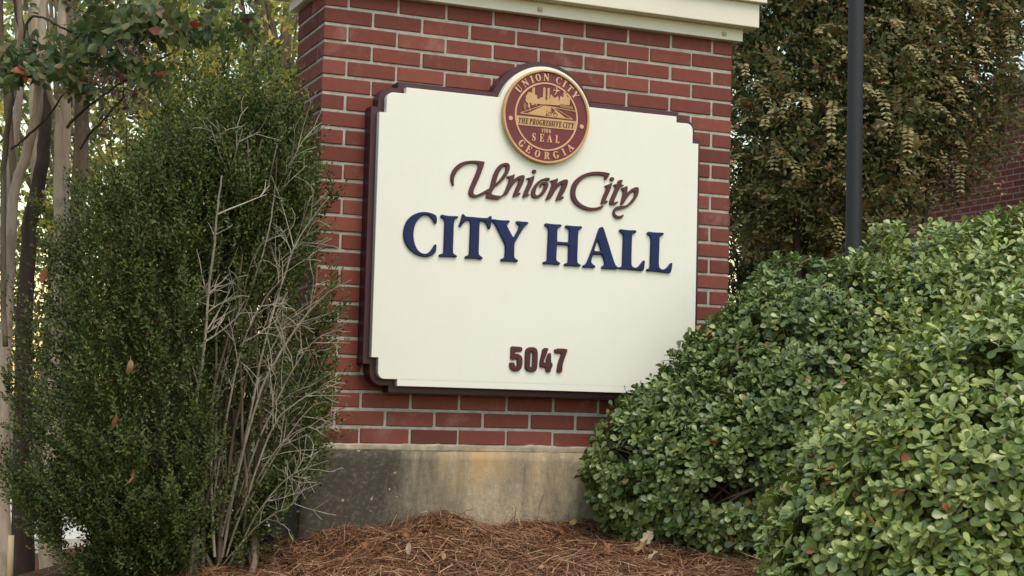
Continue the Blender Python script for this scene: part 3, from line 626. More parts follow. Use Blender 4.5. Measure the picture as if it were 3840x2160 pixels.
GL['U'] = [[[(0,1),(.42,1),(.42,.94),(.33,.94),(.33,.3),(.37,.12),(.48,.08),(.6,.14),(.63,.3),(.63,.94),(.53,.94),(.53,1),(.82,1),(.82,.94),(.72,.94),(.72,.28),(.63,.06),(.42,-.02),(.2,.03),(.1,.18),(.09,.94),(0,.94)]]]
GL['N'] = [[[(0,1),(.28,1),(.67,.38),(.67,.94),(.56,.94),(.56,1),(.86,1),(.86,.94),(.76,.94),(.76,0),(.62,0),(.18,.72),(.18,.06),(.28,.06),(.28,0),(0,0),(0,.06),(.09,.06),(.09,.94),(0,.94)]]]
GL['O'] = [[el(.4, .5, .4, .52), el(.4, .5, .17, .44)]]
GL['G'] = [[[(.76,.98),(.76,.68),(.7,.68),(.6,.9),(.45,.94),(.32,.8),(.27,.5),(.32,.18),(.45,.06),(.54,.1),(.54,.36),(.46,.36),(.46,.42),(.86,.42),(.86,.36),(.78,.36),(.78,.1),(.62,0),(.4,-.02),(.18,.08),(.03,.3),(.03,.65),(.18,.92),(.4,1.02),(.62,.97),(.7,1)]]]
GL['E'] = [[[(0,1),(.68,1),(.7,.72),(.64,.72),(.56,.92),(.33,.94),(.33,.55),(.45,.57),(.48,.68),(.53,.68),(.53,.36),(.48,.36),(.45,.48),(.33,.49),(.33,.07),(.56,.08),(.66,.3),(.72,.3),(.7,0),(0,0),(0,.06),(.1,.06),(.1,.94),(0,.94)]]]
GL['R'] = [[[(0,1),(.5,1),(.7,.92),(.76,.76),(.7,.58),(.54,.5),(.66,.42),(.72,.15),(.82,.06),(.84,0),(.62,-.01),(.5,.12),(.46,.38),(.33,.46),(.33,.06),(.42,.06),(.42,0),(0,0),(0,.06),(.1,.06),(.1,.94),(0,.94)], [(.33,.94),(.44,.92),(.52,.78),(.46,.58),(.33,.53)]]]
GL['S'] = [[[(.58,1),(.58,.7),(.52,.7),(.44,.9),(.32,.95),(.22,.88),(.22,.76),(.34,.66),(.52,.54),(.62,.38),(.58,.14),(.44,0),(.28,-.02),(.14,.04),(.06,0),(.04,0),(.04,.34),(.1,.34),(.18,.12),(.32,.05),(.42,.12),(.42,.24),(.3,.36),(.12,.48),(.03,.64),(.07,.86),(.2,1),(.36,1.02),(.5,.97)]]]
GL['P'] = [[[(0,1),(.5,1),(.7,.92),(.76,.74),(.7,.56),(.5,.48),(.33,.47),(.33,.06),(.44,.06),(.44,0),(0,0),(0,.06),(.1,.06),(.1,.94),(0,.94)], [(.33,.94),(.44,.92),(.52,.74),(.44,.55),(.33,.53)]]]
GL['V'] = [[[(0,1),(.4,1),(.4,.94),(.31,.94),(.48,.34),(.62,.94),(.53,.94),(.53,1),(.8,1),(.8,.94),(.72,.94),(.46,-.02),(.36,-.02),(.08,.94),(0,.94)]]]
GL['1'] = [[[(.06,.84),(.28,1),(.42,1),(.42,.06),(.54,.06),(.54,0),(.06,0),(.06,.06),(.18,.06),(.18,.84)]]]
GL['0'] = [[el(.3, .5, .3, .52), el(.3, .5, .1, .42)]]
GL['9'] = [[el(.3, .68, .3, .33), el(.3, .68, .1, .22)], [[(.58,.72),(.6,.5),(.52,.18),(.3,-.02),(.08,.02),(.06,.2),(.2,.2),(.26,.09),(.36,.2),(.4,.45)]]]
GL['8'] = [[el(.3, .75, .25, .26), el(.3, .75, .08, .16)], [el(.3, .25, .29, .28), el(.3, .25, .1, .18)]]
def gw(ch): return max(np.asarray(p[0])[:, 0].max() for p in GL[ch])
def place_text(chars, f):                        # f(ch, pts) -> world x,z
    return [[f(i, np.asarray(lp, float)) for lp in piece] for i, ch in enumerate(chars) for piece in GL[ch]]
def seal_letters(pieces, chars, mat, y=None, back=None):
    k = 0
    for ch in chars:
        m_ = len(GL[ch]); onseal('letter' if ch.isalpha() else 'digit', pieces[k:k + m_], mat, YS - 0.003 if y is None else y, 0, YS + 0.0005 if back is None else back, 0.0); k += m_
def arc_text(chars, pix, h, rbase, flip, name):
    # angular place of every letter, read from the photograph
    ang = []
    for x, y in pix:
        q = on_y(1840 + x * 0.289855, 220 + y * 0.289855, YS)
        ang.append(math.atan2(q[2] - SZ, q[0] - SX))
    def f(i, P):
        w = gw(chars[i]); X = (P[:, 0] - w / 2) * h; Z = P[:, 1] * h; a = ang[i]
        if not flip:
            r = rbase + Z; up = (math.cos(a), math.sin(a)); ri = (math.sin(a), -math.cos(a))
        else:
            r = rbase - Z; up = (math.cos(a), math.sin(a)); ri = (-math.sin(a), math.cos(a))
        return np.stack([SX + r * up[0] + X * ri[0], SZ + r * up[1] + X * ri[1]], 1)
    seal_letters(place_text(chars, f), chars, M['rose'])
arc_text('UNIONCITY', [(365, 395), (445, 315), (528, 262), (610, 238), (718, 228), (880, 268), (962, 312), (1035, 378), (1100, 465)], RS * 0.155, RS * 0.765, False, 'seal_lettering')
arc_text('GEORGIA', [(405, 1090), (495, 1162), (605, 1222), (724, 1245), (838, 1235), (935, 1195), (1020, 1145)], RS * 0.155, RS * 0.905, True, 'seal_lettering')
def line_text(chars, xs, zbase, h, sx=1.0, slant=0.0, slope=0.0):
    def f(i, P):
        w = gw(chars[i]); return np.stack([xs[i] + (P[:, 0] - w / 2) * h * sx + P[:, 1] * h * slant, zbase + P[:, 1] * h], 1)
    return place_text(chars, f)
def plane_x(x, y): return on_y(1840 + x * 0.289855, 220 + y * 0.289855, YS)
zb = [plane_x(555, 1062), plane_x(860, 1097)]
seal_letters(line_text('SEAL', [plane_x(x, 1040)[0] for x in (555, 658, 760, 860)], (zb[0][2] + zb[1][2]) / 2, RS * 0.165, 0.82), 'SEAL', M['rose'])
seal_letters(line_text('1908', [plane_x(x, 930)[0] for x in (664, 696, 728, 762)], plane_x(715, 962)[2], RS * 0.09, 0.85), '1908', M['rose'])
bz0, bz1 = plane_x(720, 893)[2], plane_x(720, 772)[2]
ban = [(SX - math.sqrt((RS * 0.70) ** 2 - (z - SZ) ** 2), z) for z in np.linspace(bz0, bz1, 6)] + [(SX + math.sqrt((RS * 0.70) ** 2 - (z - SZ) ** 2), z) for z in np.linspace(bz1, bz0, 6)]
onseal('banner', [[ban]], M['gold'], YS - 0.002)
txt = 'THE PROGRESSIVE CITY'; h = RS * 0.118
adv = [gw(c) * 0.98 + 0.05 if c != ' ' else 0.28 for c in txt]; tot = sum(adv); x0, x1 = plane_x(355, 780)[0], plane_x(1080, 870)[0]; kx = (x1 - x0) / (tot * h)
xs, run = [], 0
for c_, a in zip(txt, adv): xs.append(x0 + (run + a / 2) * h * kx - 0.07 * h); run += a
bt = [c_ for c_ in txt if c_ != ' ']
seal_letters(line_text(bt, [x for x, c_ in zip(xs, txt) if c_ != ' '], bz0 + (bz1 - bz0 - h) * 0.5, h, kx * 0.92, 0.14), bt, M['sealdark'], YS - 0.0035, YS - 0.0015)
for x, y in ((258, 770), (1175, 880)):
    q = plane_x(x, y); onseal('stud', [[circ(q[0], q[2], RS * 0.048, 20)]], M['rose'])
KF = 0.103537
def tf(P): return tr(P, 1930, 310, KF, YS)
def stroke(a, b, w):
    a, b = np.array(a, float), np.array(b, float); d = (b - a) / np.linalg.norm(b - a); n = np.array([-d[1], d[0]]) * w / 2
    return tf([a + n, b + n, b - n, a - n])
onseal('skyline', [[tf([(635,180),(730,180),(725,440),(780,445),(810,490),(820,580),(850,605),(900,585),(935,535),(990,545),(1015,520),(1022,210),(1070,160),(1118,215),(1105,600),(1135,625),(1160,680),(1170,600),(1180,200),(1265,200),(1255,600),(1275,600),(1285,440),(1345,445),(1365,510),(1385,495),(1430,580),(1460,545),(1500,545),(1545,490),(1580,520),(1590,720),(1625,600),(1640,520),(1680,480),(1735,535),(1755,520),(1758,355),(1885,360),(1890,510),(1950,525),(1995,580),(1980,830),(1640,790),(1600,835),(1350,815),(1000,795),(800,765),(790,830),(760,835),(720,740),(700,820),(600,820),(590,740),(540,735),(555,900),(560,1030),(530,1030),(525,910),(460,890),(475,740),(420,720),(385,650),(385,590),(400,560),(395,490),(440,440),(470,370),(520,335),(560,355),(620,370)])]], M['gold'])
onseal('road_emblem', [[tf([(1060,832),(1335,865),(1850,1290),(450,1110)])], [stroke((190,1100),(1010,822),28)], [stroke((190,1100),(2095,1330),38)], [stroke((1370,880),(2095,1325),26)], [stroke((1400,890),(2235,1055),34)]], M['gold'], YS - 0.0026)
onseal('lane_mark', [[tf([(1118,1200),(1178,1206),(1162,1090),(1145,1088)])], [tf([(1140,1060),(1166,1062),(1162,985),(1150,985)])]], M['sealdark'], YS - 0.0034, 0, YS - 0.002, 0.0)
onseal('airplane_emblem', [[tf([(1475,110),(1500,115),(1545,250),(1600,275),(1640,295),(1570,320),(1545,330),(1465,455),(1445,450),(1500,305),(1420,292),(1385,325),(1400,270),(1385,215),(1430,265),(1510,265)])]], M['rose'])
def ring(cx, cy, r, w): return [tf(cpx(cx, cy, r, 24)), tf(cpx(cx, cy, r - w, 24))[::-1]]
onseal('cyclist_emblem', [ring(1262, 1140, 72, 18), ring(1468, 1170, 76, 18), [stroke((1262,1140),(1330,1050),14)], [stroke((1330,1050),(1400,1140),14)], [stroke((1400,1140),(1440,1060),14)], [stroke((1440,1060),(1468,1170),14)],
       [tf([(1300,915),(1330,905),(1360,940),(1430,985),(1445,1040),(1405,1050),(1365,1110),(1340,1090),(1352,1020),(1295,1030),(1285,1010),(1330,990)])]], M['sealdark'], YS - 0.0034, 0, YS - 0.002, 0.0)
onseal('bus_emblem', [[tf([(1625,780),(1640,772),(1845,805),(1862,838),(2085,866),(2110,900),(2085,985),(1640,890),(1615,860)])]], M['sealmid'], YS - 0.0036, 0, YS - 0.0015, 0.0)
onseal('tree_emblem', [[tf(np.array(cpx(0, 0, 1, 18)) * [58, 130] + [365, 860])], [stroke((365, 980), (365, 1070), 30)]], M['sealmid'], YS - 0.0032)

# ------------------------------------------------------------------ hedge shrubs (right)
BLOBS = [((6.22, 0.93, -0.09), (0.44, 0.63, 0.61), 1.45), ((6.28, 1.29, -0.10), (0.52, 0.62, 0.875), 2.0), ((6.45, 2.3, -0.09), (0.85, 1.5, 1.13), 2.0), ((4.98, 1.88, -0.33), (0.66, 1.04, 0.90), 2.0)]
def blob_field(P):
    """how deep inside each mound a point lies (<1 inside)"""
    q = P - CAM; d = q @ FWD; s = q @ RGT; z = P[:, 2]
    return np.stack([(np.abs((d - c[0]) / r[0]) ** p + np.abs((s - c[1]) / r[1]) ** p + np.abs((z - c[2]) / r[2]) ** p) ** (1 / p) for c, r, p in BLOBS], 1)
HLAB = ['dark green shrub with rounded glossy leaves covering the lower right corner of the sign', 'green rounded shrub rising between the pillar\'s right edge and the lamp post',
        'tallest glossy green shrub mound, in front of the distant brick wall',
        'pale green shrub mound with rounded glossy leaves nearest the camera']
def mound(i):
    c, r, pw = BLOBS[i]; o = thing('hedge_shrub', ds(c[0], c[1], float(gz(*ds(c[0], c[1], 0)[:2]))), HLAB[i], 'shrub', 'glossy leaved hedge shrubs')
    parts = []; core = []
    ar = 4 * math.pi * ((r[0] * r[1]) ** 1.6 / 3 + (r[0] * r[2]) ** 1.6 / 3 + (r[1] * r[2]) ** 1.6 / 3) ** (1 / 1.6)
    for f, dens, sz in ((1.0, 430, 0.042), (0.935, 410, 0.043), (0.85, 330, 0.045), (0.72, 200, 0.048)):
        n = int(ar * dens * 1.0)
        U = rand_unit(n); U /= ((np.abs(U) ** pw).sum(1) ** (1 / pw))[:, None]
        lump = 1 + 0.028 * vnoise(U * np.array(r), 6, 20 + i) + 0.028 * vnoise(U * np.array(r), 15, 40 + i) + rng.normal(0, 0.012, n)
        Q = U * np.array(r) * (f * lump)[:, None] + np.array(c)
        P = ds_arr(Q[:, 0], Q[:, 1], Q[:, 2])
        Nn = np.sign(U) * np.abs(U) ** (pw - 1) / np.array(r); Nn /= np.linalg.norm(Nn, axis=1)[:, None]
        Nw = Nn[:, :1] * FWD + Nn[:, 1:2] * RGT + Nn[:, 2:] * UPV
        fld = blob_field(P); fld[:, i] = 9
        open_ = 0.5 * vnoise(P, 9, 90) + 1.0 * vnoise(P, 24, 91)
        keep = (open_ > rng.uniform(-1.15, -0.7, n)) & (P[:, 2] > gz(P[:, 0], P[:, 1]) + 0.05 + 0.03 * rng.normal(size=len(P))) & (fld.min(1) > 0.86) & ~((P[:, 1] > -0.02) & (P[:, 0] < 1.86) & (P[:, 1] < 0.45)) & ~((P[:, 1] > -0.13) & (P[:, 0] < 1.66) & (P[:, 2] > 0.18) & (P[:, 1] < 0.1))
        P, Nw = P[keep], Nw[keep]
        A = 0.75 * Nw + np.array([0, 0, 0.45]) + 0.38 * rand_unit(len(P))
        parts.append(whorls(P, A, 7, 0.022, sz * (1.12 if i == 3 else 1.0), 28, 82, OBOV))
        if f == 0.935: core = P
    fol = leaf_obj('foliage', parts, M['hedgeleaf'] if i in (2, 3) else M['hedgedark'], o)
    mb = MB(); b0 = np.array(o.location)
    sel = core[rng.choice(len(core), min(len(core), 260), replace=False)]
    for p in sel:
        p0 = b0 + np.array([rng.normal(0, 0.12), rng.normal(0, 0.12), -0.03]); mid = 0.45 * p0 + 0.55 * p + np.array([0, 0, 0.10]) + rng.normal(0, 0.03, 3)
        t = np.linspace(0, 1, 6)[:, None]; mb.tube((1 - t) ** 2 * p0 + 2 * t * (1 - t) * mid + t ** 2 * p, np.linspace(0.008, 0.0022, 6), 5, False)
    mb.build('branches', M['barkmid'], o)
    return o
hedges = [mound(i) for i in range(4)]
def ico(mb, c, r, k=1):
    bm = bmesh.new(); bmesh.ops.create_icosphere(bm, subdivisions=k, radius=r)
    mb.add(np.array([v.co for v in bm.verts]) + c, [[[v.index for v in f.verts] for f in bm.faces]]); bm.free()
def surf_point(u, v, which):
    r = ray(u, v); t = 3.0
    for k in range(1200):
        p = CAM + r * t
        if blob_field(p[None])[0, which] < 1.0: return p
        t += 0.005
    return None
for (u, v, w) in ((2895, 1105, 0), (2885, 1195, 0), (2890, 1232, 0), (3235, 900, 2), (2575, 1600, 0), (2930, 1440, 0), (3120, 1110, 1)):
    p = surf_point(u, v, w)
    if p is None: continue
    mb = MB()
    for k in range(9): ico(mb, p - ray(u, v) * 0.012 + rng.normal(0, 0.011, 3), 0.0045)
    mb.build('berry_cluster', M['berry'] if 'berry' in M else M['black'], hedges[w])

# ------------------------------------------------------------------ big evergreen shrub (left)
SD = 5.62
OUT = np.array([(290, 570, 740), (325, 430, 785), (370, 310, 798), (430, 215, 812), (465, 160, 818), (500, 130, 830), (600, 85, 840), (700, 55, 845), (800, 28, 852), (900, 8, 855), (1000, 2, 840), (1100, 8, 800), (1200, 45, 750), (1300, 95, 690), (1380, 170, 620), (1440, 260, 590)], float)
OUT[:, 0] *= 1.4907; OUT[:, 1] *= 1.4907; OUT[:, 2] *= 1.4907
hz = lambda u: 1567.8 - 0.02656 * (3840 - u)
Zr = np.array([0.169 - (y - hz((l + r) / 2)) / FPX * SD for y, l, r in OUT])
Sl = (OUT[:, 1] - 1920) / FPX * SD; Sr = (OUT[:, 2] - 1920) / FPX * SD
order = np.argsort(Zr)
def sh_prof(z): return np.interp(z, Zr[order], Sl[order]), np.interp(z, Zr[order], Sr[order])
sb = at_d(790, 2140, SD); sb[2] = gz(sb[0], sb[1])
shrub = thing('evergreen_shrub', sb, 'large dark evergreen shrub with tiny leaves and bare dead twigs on its pillar side', 'shrub')
def in_dead(u, v):                               # the bare, twiggy side towards the pillar
    return (np.abs(u - (835 + (1938 - v) * 0.29)) < 105 + (1938 - v) * 0.085) & (v > 880) & (v < 2080)
parts = []
for f, n, ln in ((0.84, 350, 0.020), (0.74, 1300, 0.021), (0.58, 2700, 0.022), (0.35, 1700, 0.022), (0.95, 1500, 0.02), (0.6, 1000, 0.021)):
    z = rng.uniform(Zr.min(), Zr.max() + 0.03, n) if (f, n) not in ((0.95, 1500), (0.6, 1000)) else rng.uniform(Zr.min() - 0.06, -0.12, n); th = rng.uniform(0, 2 * np.pi, n)
    l, r = sh_prof(z); hw = (r - l) / 2 * 0.97
    U = np.stack([np.cos(th), np.sin(th), z * 1.5], 1)
    lump = 1 + 0.15 * vnoise(U * 0.7, 5.5, 61) + 0.09 * vnoise(U, 13, 62) + rng.normal(0, 0.04, n)
    lump = np.where(np.abs(np.cos(th)) > 0.8, np.minimum(lump, 1.06), lump)
    s = (l + r) / 2 + hw * f * lump * np.cos(th); dd = SD - np.minimum(hw, 0.5) * 0.85 * f * lump * np.sin(th)
    P = ds_arr(dd, s, z)
    Nw = -np.sin(th)[:, None] * FWD + np.cos(th)[:, None] * RGT
    u_, v_ = project(P)
    keep = ((vnoise(P, 4.5, 77) + 0.7 * vnoise(P, 13, 78)) > rng.uniform(-1.5, -0.35, n)) | (f < 0.5) | (z < -0.12)
    dead = in_dead(u_, v_) & (np.sin(th) > 0.3)
    keep &= ~(dead & (rng.uniform(0, 1, n) < 0.8))
    low = (v_ > 1700) & (u_ > 760 + (v_ - 1700) * -0.1) & (u_ < 1000)
    keep &= ~(low & (rng.uniform(0, 1, n) < 0.55))
    gap = ((u_ - 1045) / 45) ** 2 + ((v_ - 935) / 95) ** 2 < 1
    keep &= ~(gap & (rng.uniform(0, 1, n) < 0.93))
    keep &= ~((P[:, 0] > -0.06) & (P[:, 1] > -0.09) & (P[:, 1] < 0.5))
    keep &= P[:, 2] > gz(P[:, 0], P[:, 1]) + 0.05
    hole = (u_ > 215) & (u_ < 345) & (v_ > 1950) & (v_ < 2090)
    keep &= ~hole
    P, Nw = P[keep], Nw[keep]
    A = 0.55 * Nw + np.array([0, 0, 0.75]) + 0.5 * rand_unit(len(P))
    parts.append(whorls(P, A, 16, 0.115, ln, 30, 66, SMALL, 0.25))
# upright plumes: every plume is a leaning spray of short leafy sprigs
TOPU = [330, 420, 480, 560, 640, 720, 800]; TOPV = [260, 160, 85, 55, 70, 120, 215]
tips = []
while len(tips) < 290:
    if len(tips) < 122:
        u0 = rng.uniform(335, 800); v0 = rng.uniform(60, 470)
        if v0 < np.interp(u0, TOPU, TOPV): continue
        tips.append((at_d(u0 * 1.4907, v0 * 1.4907, SD + rng.uniform(-0.35, 0.3)), rng.uniform(0.35, 0.9)))
    else:
        z = rng.uniform(-0.2, Zr.max()); l, r = sh_prof(z); th = rng.uniform(0, 2 * np.pi) if rng.uniform() < 0.45 else rng.uniform(0, np.pi)
        fr = rng.uniform(0.82, 1.14) if np.cos(th) < 0.5 else rng.uniform(0.82, 1.07)
        p = ds(SD - min((r - l) / 2, 0.5) * 0.85 * fr * np.sin(th), (l + r) / 2 + (r - l) / 2 * fr * np.cos(th), z)
        uu, vv = project(p[None])
        if p[0] > -0.10 and p[1] > -0.12: continue
        if in_dead(uu, vv)[0] and np.sin(th) > 0.3 and rng.uniform() < 0.85: continue
        if 215 < uu[0] < 345 and 1950 < vv[0] < 2090: continue
        if ((uu[0] - 1045) / 75) ** 2 + ((vv[0] - 935) / 130) ** 2 < 1: continue
        tips.append((p, 1.0))
PP, AA, HH = [], [], []
for p, dn in tips:
    rel = p - (sb + np.array([0, 0, 0.25])); rel[2] = max(rel[2], 0.25); rel /= np.linalg.norm(rel)
    ax = rel * 0.8 + np.array([0, 0, 0.75]) + rng.normal(0, 0.16, 3); ax /= np.linalg.norm(ax)
    Lp = rng.uniform(0.2, 0.5); m = int(Lp * 88 * dn)
    t = rng.uniform(0, 1, m) ** 0.8; rad = (0.075 * t + 0.012) * rng.uniform(0.3, 1.0, m)
    pr = np.cross(np.tile(ax, (m, 1)), rand_unit(m)); pr /= np.linalg.norm(pr, axis=1)[:, None]
    HH.append(np.full(m, rng.uniform() < (0.5 if dn < 1 else 0.3)))
    PP.append(p - ax * (Lp * t)[:, None] + pr * rad[:, None]); AA.append(ax + pr * (0.35 + 0.55 * t)[:, None] + 0.2 * rand_unit(m))
PP = np.vstack(PP); AA = np.vstack(AA); HH = np.concatenate(HH)
uu, vv = project(PP); k_ = ~((uu > 225) & (uu < 335) & (vv > 1955) & (vv < 2085)) & (PP[:, 2] > gz(PP[:, 0], PP[:, 1]) + 0.04) & ~((PP[:, 0] > -0.05) & (PP[:, 1] > -0.05) & (PP[:, 1] < 0.5)); PP, AA, HH = PP[k_], AA[k_], HH[k_]
parts.append(whorls(PP[~HH], AA[~HH], 13, 0.10, 0.0205, 26, 60, SMALL, 0.2))
leaf_obj('foliage', [whorls(PP[HH], AA[HH], 13, 0.11, 0.0215, 26, 62, SMALL, 0.2)], M['shrubfresh'], shrub)
leaf_obj('foliage', parts, M['shrubleaf'], shrub)
mb = MB()
for k in range(46):                               # live stems inside the crown
    z1 = rng.uniform(-0.1, Zr.max() - 0.1); l, r = sh_prof(z1); sv = rng.uniform(l * 0.85 + r * 0.15, r * 0.85 + l * 0.15)
    p1 = ds(SD + rng.uniform(-0.35, 0.3), sv, z1); p0 = sb + np.array([rng.normal(0, 0.07), rng.normal(0, 0.07), -0.05])
    mid = 0.55 * p0 + 0.45 * p1; mid[:2] = 0.7 * p0[:2] + 0.3 * p1[:2]
    t = np.linspace(0, 1, 9)[:, None]; C = (1 - t) ** 2 * p0 + 2 * t * (1 - t) * mid + t ** 2 * p1 + rng.normal(0, 0.008, (9, 3))
    mb.tube(C, np.linspace(rng.uniform(0.007, 0.014), 0.002, 9), 6, False)
mb.build('stems', M['barkmid'], shrub)
DEADS = [[(500, 1420), (490, 1200), (495, 1000), (510, 930), (530, 700), (548, 560), (556, 440)],
         [(540, 1400), (530, 1150), (560, 950), (610, 800), (650, 700), (690, 560), (705, 470)],
         [(560, 1400), (600, 1180), (650, 1000), (700, 900), (790, 780), (840, 735), (893, 715)],
         [(570, 1400), (640, 1200), (700, 1050), (780, 990), (862, 965)],
         [(575, 1420), (660, 1260), (740, 1190), (825, 1160)],
         [(530, 1300), (560, 1080), (590, 900), (640, 780), (720, 690)],
         [(545, 1250), (548, 900), (548, 620), (575, 430), (605, 330)],
         [(600, 760), (640, 600), (720, 430), (775, 330)],
         [(620, 880), (700, 830), (790, 800), (858, 775)],
         [(640, 1080), (720, 1000), (800, 970), (850, 940)],
         [(560, 1350), (610, 1150), (660, 900), (715, 700), (760, 590), (840, 490)],
         [(585, 1340), (700, 1120), (790, 1010), (835, 1010)],
         [(590, 1300), (680, 1130), (760, 1060), (815, 1090)],
         [(640, 830), (700, 700), (770, 600), (850, 560)],
         [(515, 1300), (500, 1100), (470, 900), (455, 760)],
         [(560, 1420), (640, 1330), (700, 1290), (735, 1275)],
         [(600, 1250), (660, 1080), (740, 920), (800, 850), (860, 830)]]
mb = MB()
def twig(P, r0, level):
    P = np.asarray(P); n = len(P)
    lim = min(1350, rng.normal(1240, 85)); pu = project(P)[0]
    if level and pu.max() > lim:
        P = P[:int(np.argmax(pu > lim))]; n = len(P)
        if n < 3: return
    mb.tube(P, np.linspace(r0, max(0.0009, r0 * 0.3), n), 5 if level else 6, False)
    if level >= 2: return
    T = np.gradient(P, axis=0)
    cnt = rng.integers(6, 12) if level == 0 else rng.integers(2, 5)
    for _ in range(cnt):
        k = rng.uniform(0.3 if level == 0 else 0.15, 0.97) * (n - 1); i = int(k); p = P[i] + (P[min(i + 1, n - 1)] - P[i]) * (k - i)
        d = T[i] / (np.linalg.norm(T[i]) + 1e-9)
        side = np.cross(d, FWD); side /= np.linalg.norm(side) + 1e-9
        dv = d * rng.uniform(0.5, 1.0) + side * rng.choice([-1, 1], p=[0.4, 0.6]) * rng.uniform(0.25, 0.8) + FWD * rng.normal(0, 0.3) + RGT * 0.15
        dv /= np.linalg.norm(dv); L = rng.uniform(0.06, 0.24) if level == 0 else rng.uniform(0.03, 0.10)
        m = 5; t = np.linspace(0, 1, m)[:, None]; bend = rng.normal(0, 0.22, 3) * L
        twig(p + dv * L * t + bend * t * t + rng.normal(0, 0.002, (m, 3)) * t, r0 * (0.42 if level == 0 else 0.55), level + 1)
for i, pl in enumerate(DEADS):
    n = len(pl); dd = np.linspace(SD - 0.08, SD - rng.uniform(0.3, 0.58), n)
    P = np.array([at_d(a * 1.4907 - 0.05 * max(0, a - 700), b * 1.4907, d) for (a, b), d in zip(pl, dd)])
    t = np.linspace(0, n - 1, 4 * n); Q = np.stack([np.interp(t, np.arange(n), P[:, k]) for k in range(3)], 1)
    for _ in range(3): Q[1:-1] = (Q[:-2] + 2 * Q[1:-1] + Q[2:]) / 4
    Q[:, :] += np.cumsum(rng.normal(0, 0.0018, Q.shape), 0)
    twig(Q, 0.62 * np.array([0.013, 0.0095, 0.0085, 0.007, 0.006, 0.0075, 0.008, 0.006, 0.0045, 0.0045, 0.008, 0.0055, 0.005, 0.005, 0.007, 0.005, 0.006])[i], 0)
mb.build('dead_twigs', M['deadtwig'], shrub)

# ------------------------------------------------------------------ trees
def smooth_line(pl, d0, d1, sub=5):
    n = len(pl); P = np.array([at_d(a, b, d) for (a, b), d in zip(pl, np.linspace(d0, d1, n))])
    t = np.linspace(0, n - 1, sub * n); Q = np.stack([np.interp(t, np.arange(n), P[:, k]) for k in range(3)], 1)
    for _ in range(4): Q[1:-1] = (Q[:-2] + 2 * Q[1:-1] + Q[2:]) / 4
    return Q
# pale multi-stemmed tree at the left edge
MD = 6.9; px2m = MD / FPX
base = at_d(95, 2230, MD); base[2] = gz(base[0], base[1])
myr = thing('multistem_tree', base, 'pale barked tree of many stems at the left edge, beside the evergreen shrub', 'tree')
STEMS = [([(18, 2300), (18, 1900), (10, 1500), (30, 1150), (45, 900), (52, 720), (90, 600), (140, 440), (160, 330), (175, 180), (185, -80)], 26, 15, 'barkpale', 0.0),
         ([(86, 2300), (84, 2000), (85, 1700), (92, 1350), (98, 1100), (110, 850), (135, 750), (165, 600), (172, 430), (150, 250), (75, 100), (60, -60)], 46, 12, 'barkdark', 0.25),
         ([(180, 2300), (178, 2050), (185, 1850), (200, 1500), (207, 1000), (208, 650), (206, 480), (200, 420), (170, 360), (140, 268)], 36, 8, 'barkpale', -0.05),
         ([(200, 2300), (215, 1500), (235, 900), (248, 640), (250, 470), (256, 330), (262, 200), (258, 100), (262, -80)], 26, 16, 'barkpale', 0.05),
         ([(230, 1500), (285, 950), (300, 600), (302, 450), (312, 330), (330, 200), (345, 60), (355, -80)], 34, 22, 'barkmid', 0.35),
         ([(20, 1300), (15, 1000), (20, 620), (42, 470), (72, 350), (90, 270), (100, 120), (80, -60)], 11, 9, 'barkmid', -0.1),
         ([(15, 1000), (25, 700), (60, 480), (75, 300), (68, 120), (72, -80)], 18, 17, 'barkpale', 0.4),
         ([(55, 700), (30, 400), (10, 200), (4, -60)], 16, 13, 'barkmid', 0.3),
         ([(140, 800), (128, 500), (130, 250), (128, 90), (135, -60)], 20, 24, 'barkpale', 0.5),
         ([(250, 480), (300, 420), (400, 345), (520, 280), (640, 200)], 6, 3, 'barkdark', -0.1),
         ([(300, 560), (350, 480), (420, 400), (470, 330)], 5, 3, 'barkdark', -0.1),
         ([(40, 560), (110, 505), (190, 410), (260, 320), (345, 260)], 5, 2.5, 'barkdark', -0.25),
         ([(95, 150), (100, 60), (160, 60), (240, 110), (330, 150)], 6, 3, 'barkdark', -0.2)]
for pl, w0, w1, mt, dz in STEMS:
    Q = smooth_line(pl, MD + dz, MD + dz); n = len(Q)
    Q[2:-2] += np.cumsum(rng.normal(0, 0.0022, (n, 3)), 0)[2:-2]
    rr = np.linspace(w0, w1, n) * px2m * (1 + 0.06 * np.sin(np.linspace(0, 9, n) + w0))
    mb = MB(); mb.tube(Q, rr, 12, True); mb.build('trunk' if w0 > 10 else 'branch', M[mt], myr)
# broad dark leaves: clusters along the overhanging boughs and a crown above the frame
C = []
for pl, cnt in (([(20, 300), (120, 220), (230, 150), (330, 220), (380, 150)], 60), ([(300, 60), (430, 90), (520, 60), (640, 90)], 70), ([(0, 190), (80, 260), (140, 230)], 40),
                ([(480, 120), (560, 100), (660, 110), (720, 130)], 40), ([(400, 220), (520, 260), (620, 300)], 26), ([(180, 240), (260, 300), (330, 330)], 26), ([(640, 100), (760, 110), (900, 100), (980, 130)], 36)):
    pl = np.array(pl, float); t = rng.uniform(0, len(pl) - 1, cnt)
    u = np.interp(t, np.arange(len(pl)), pl[:, 0]) + rng.normal(0, 28, cnt); v = np.interp(t, np.arange(len(pl)), pl[:, 1]) + rng.normal(0, 26, cnt)
    C += [at_d(a, b, MD - 0.45 + rng.normal(0, 0.18)) for a, b in zip(u, v)]
for k in range(420):
    C.append(at_d(rng.uniform(-500, 980), rng.uniform(-900, 20), MD + rng.uniform(-0.9, 1.0)))
C = np.array(C)
leaf_obj('crown', [whorls(C, np.array([0, 0, 0.5]) + 0.9 * rand_unit(len(C)), 7, 0.08, 0.054, 45, 95, BROAD, 0.3)], M['darkleaf'], myr)
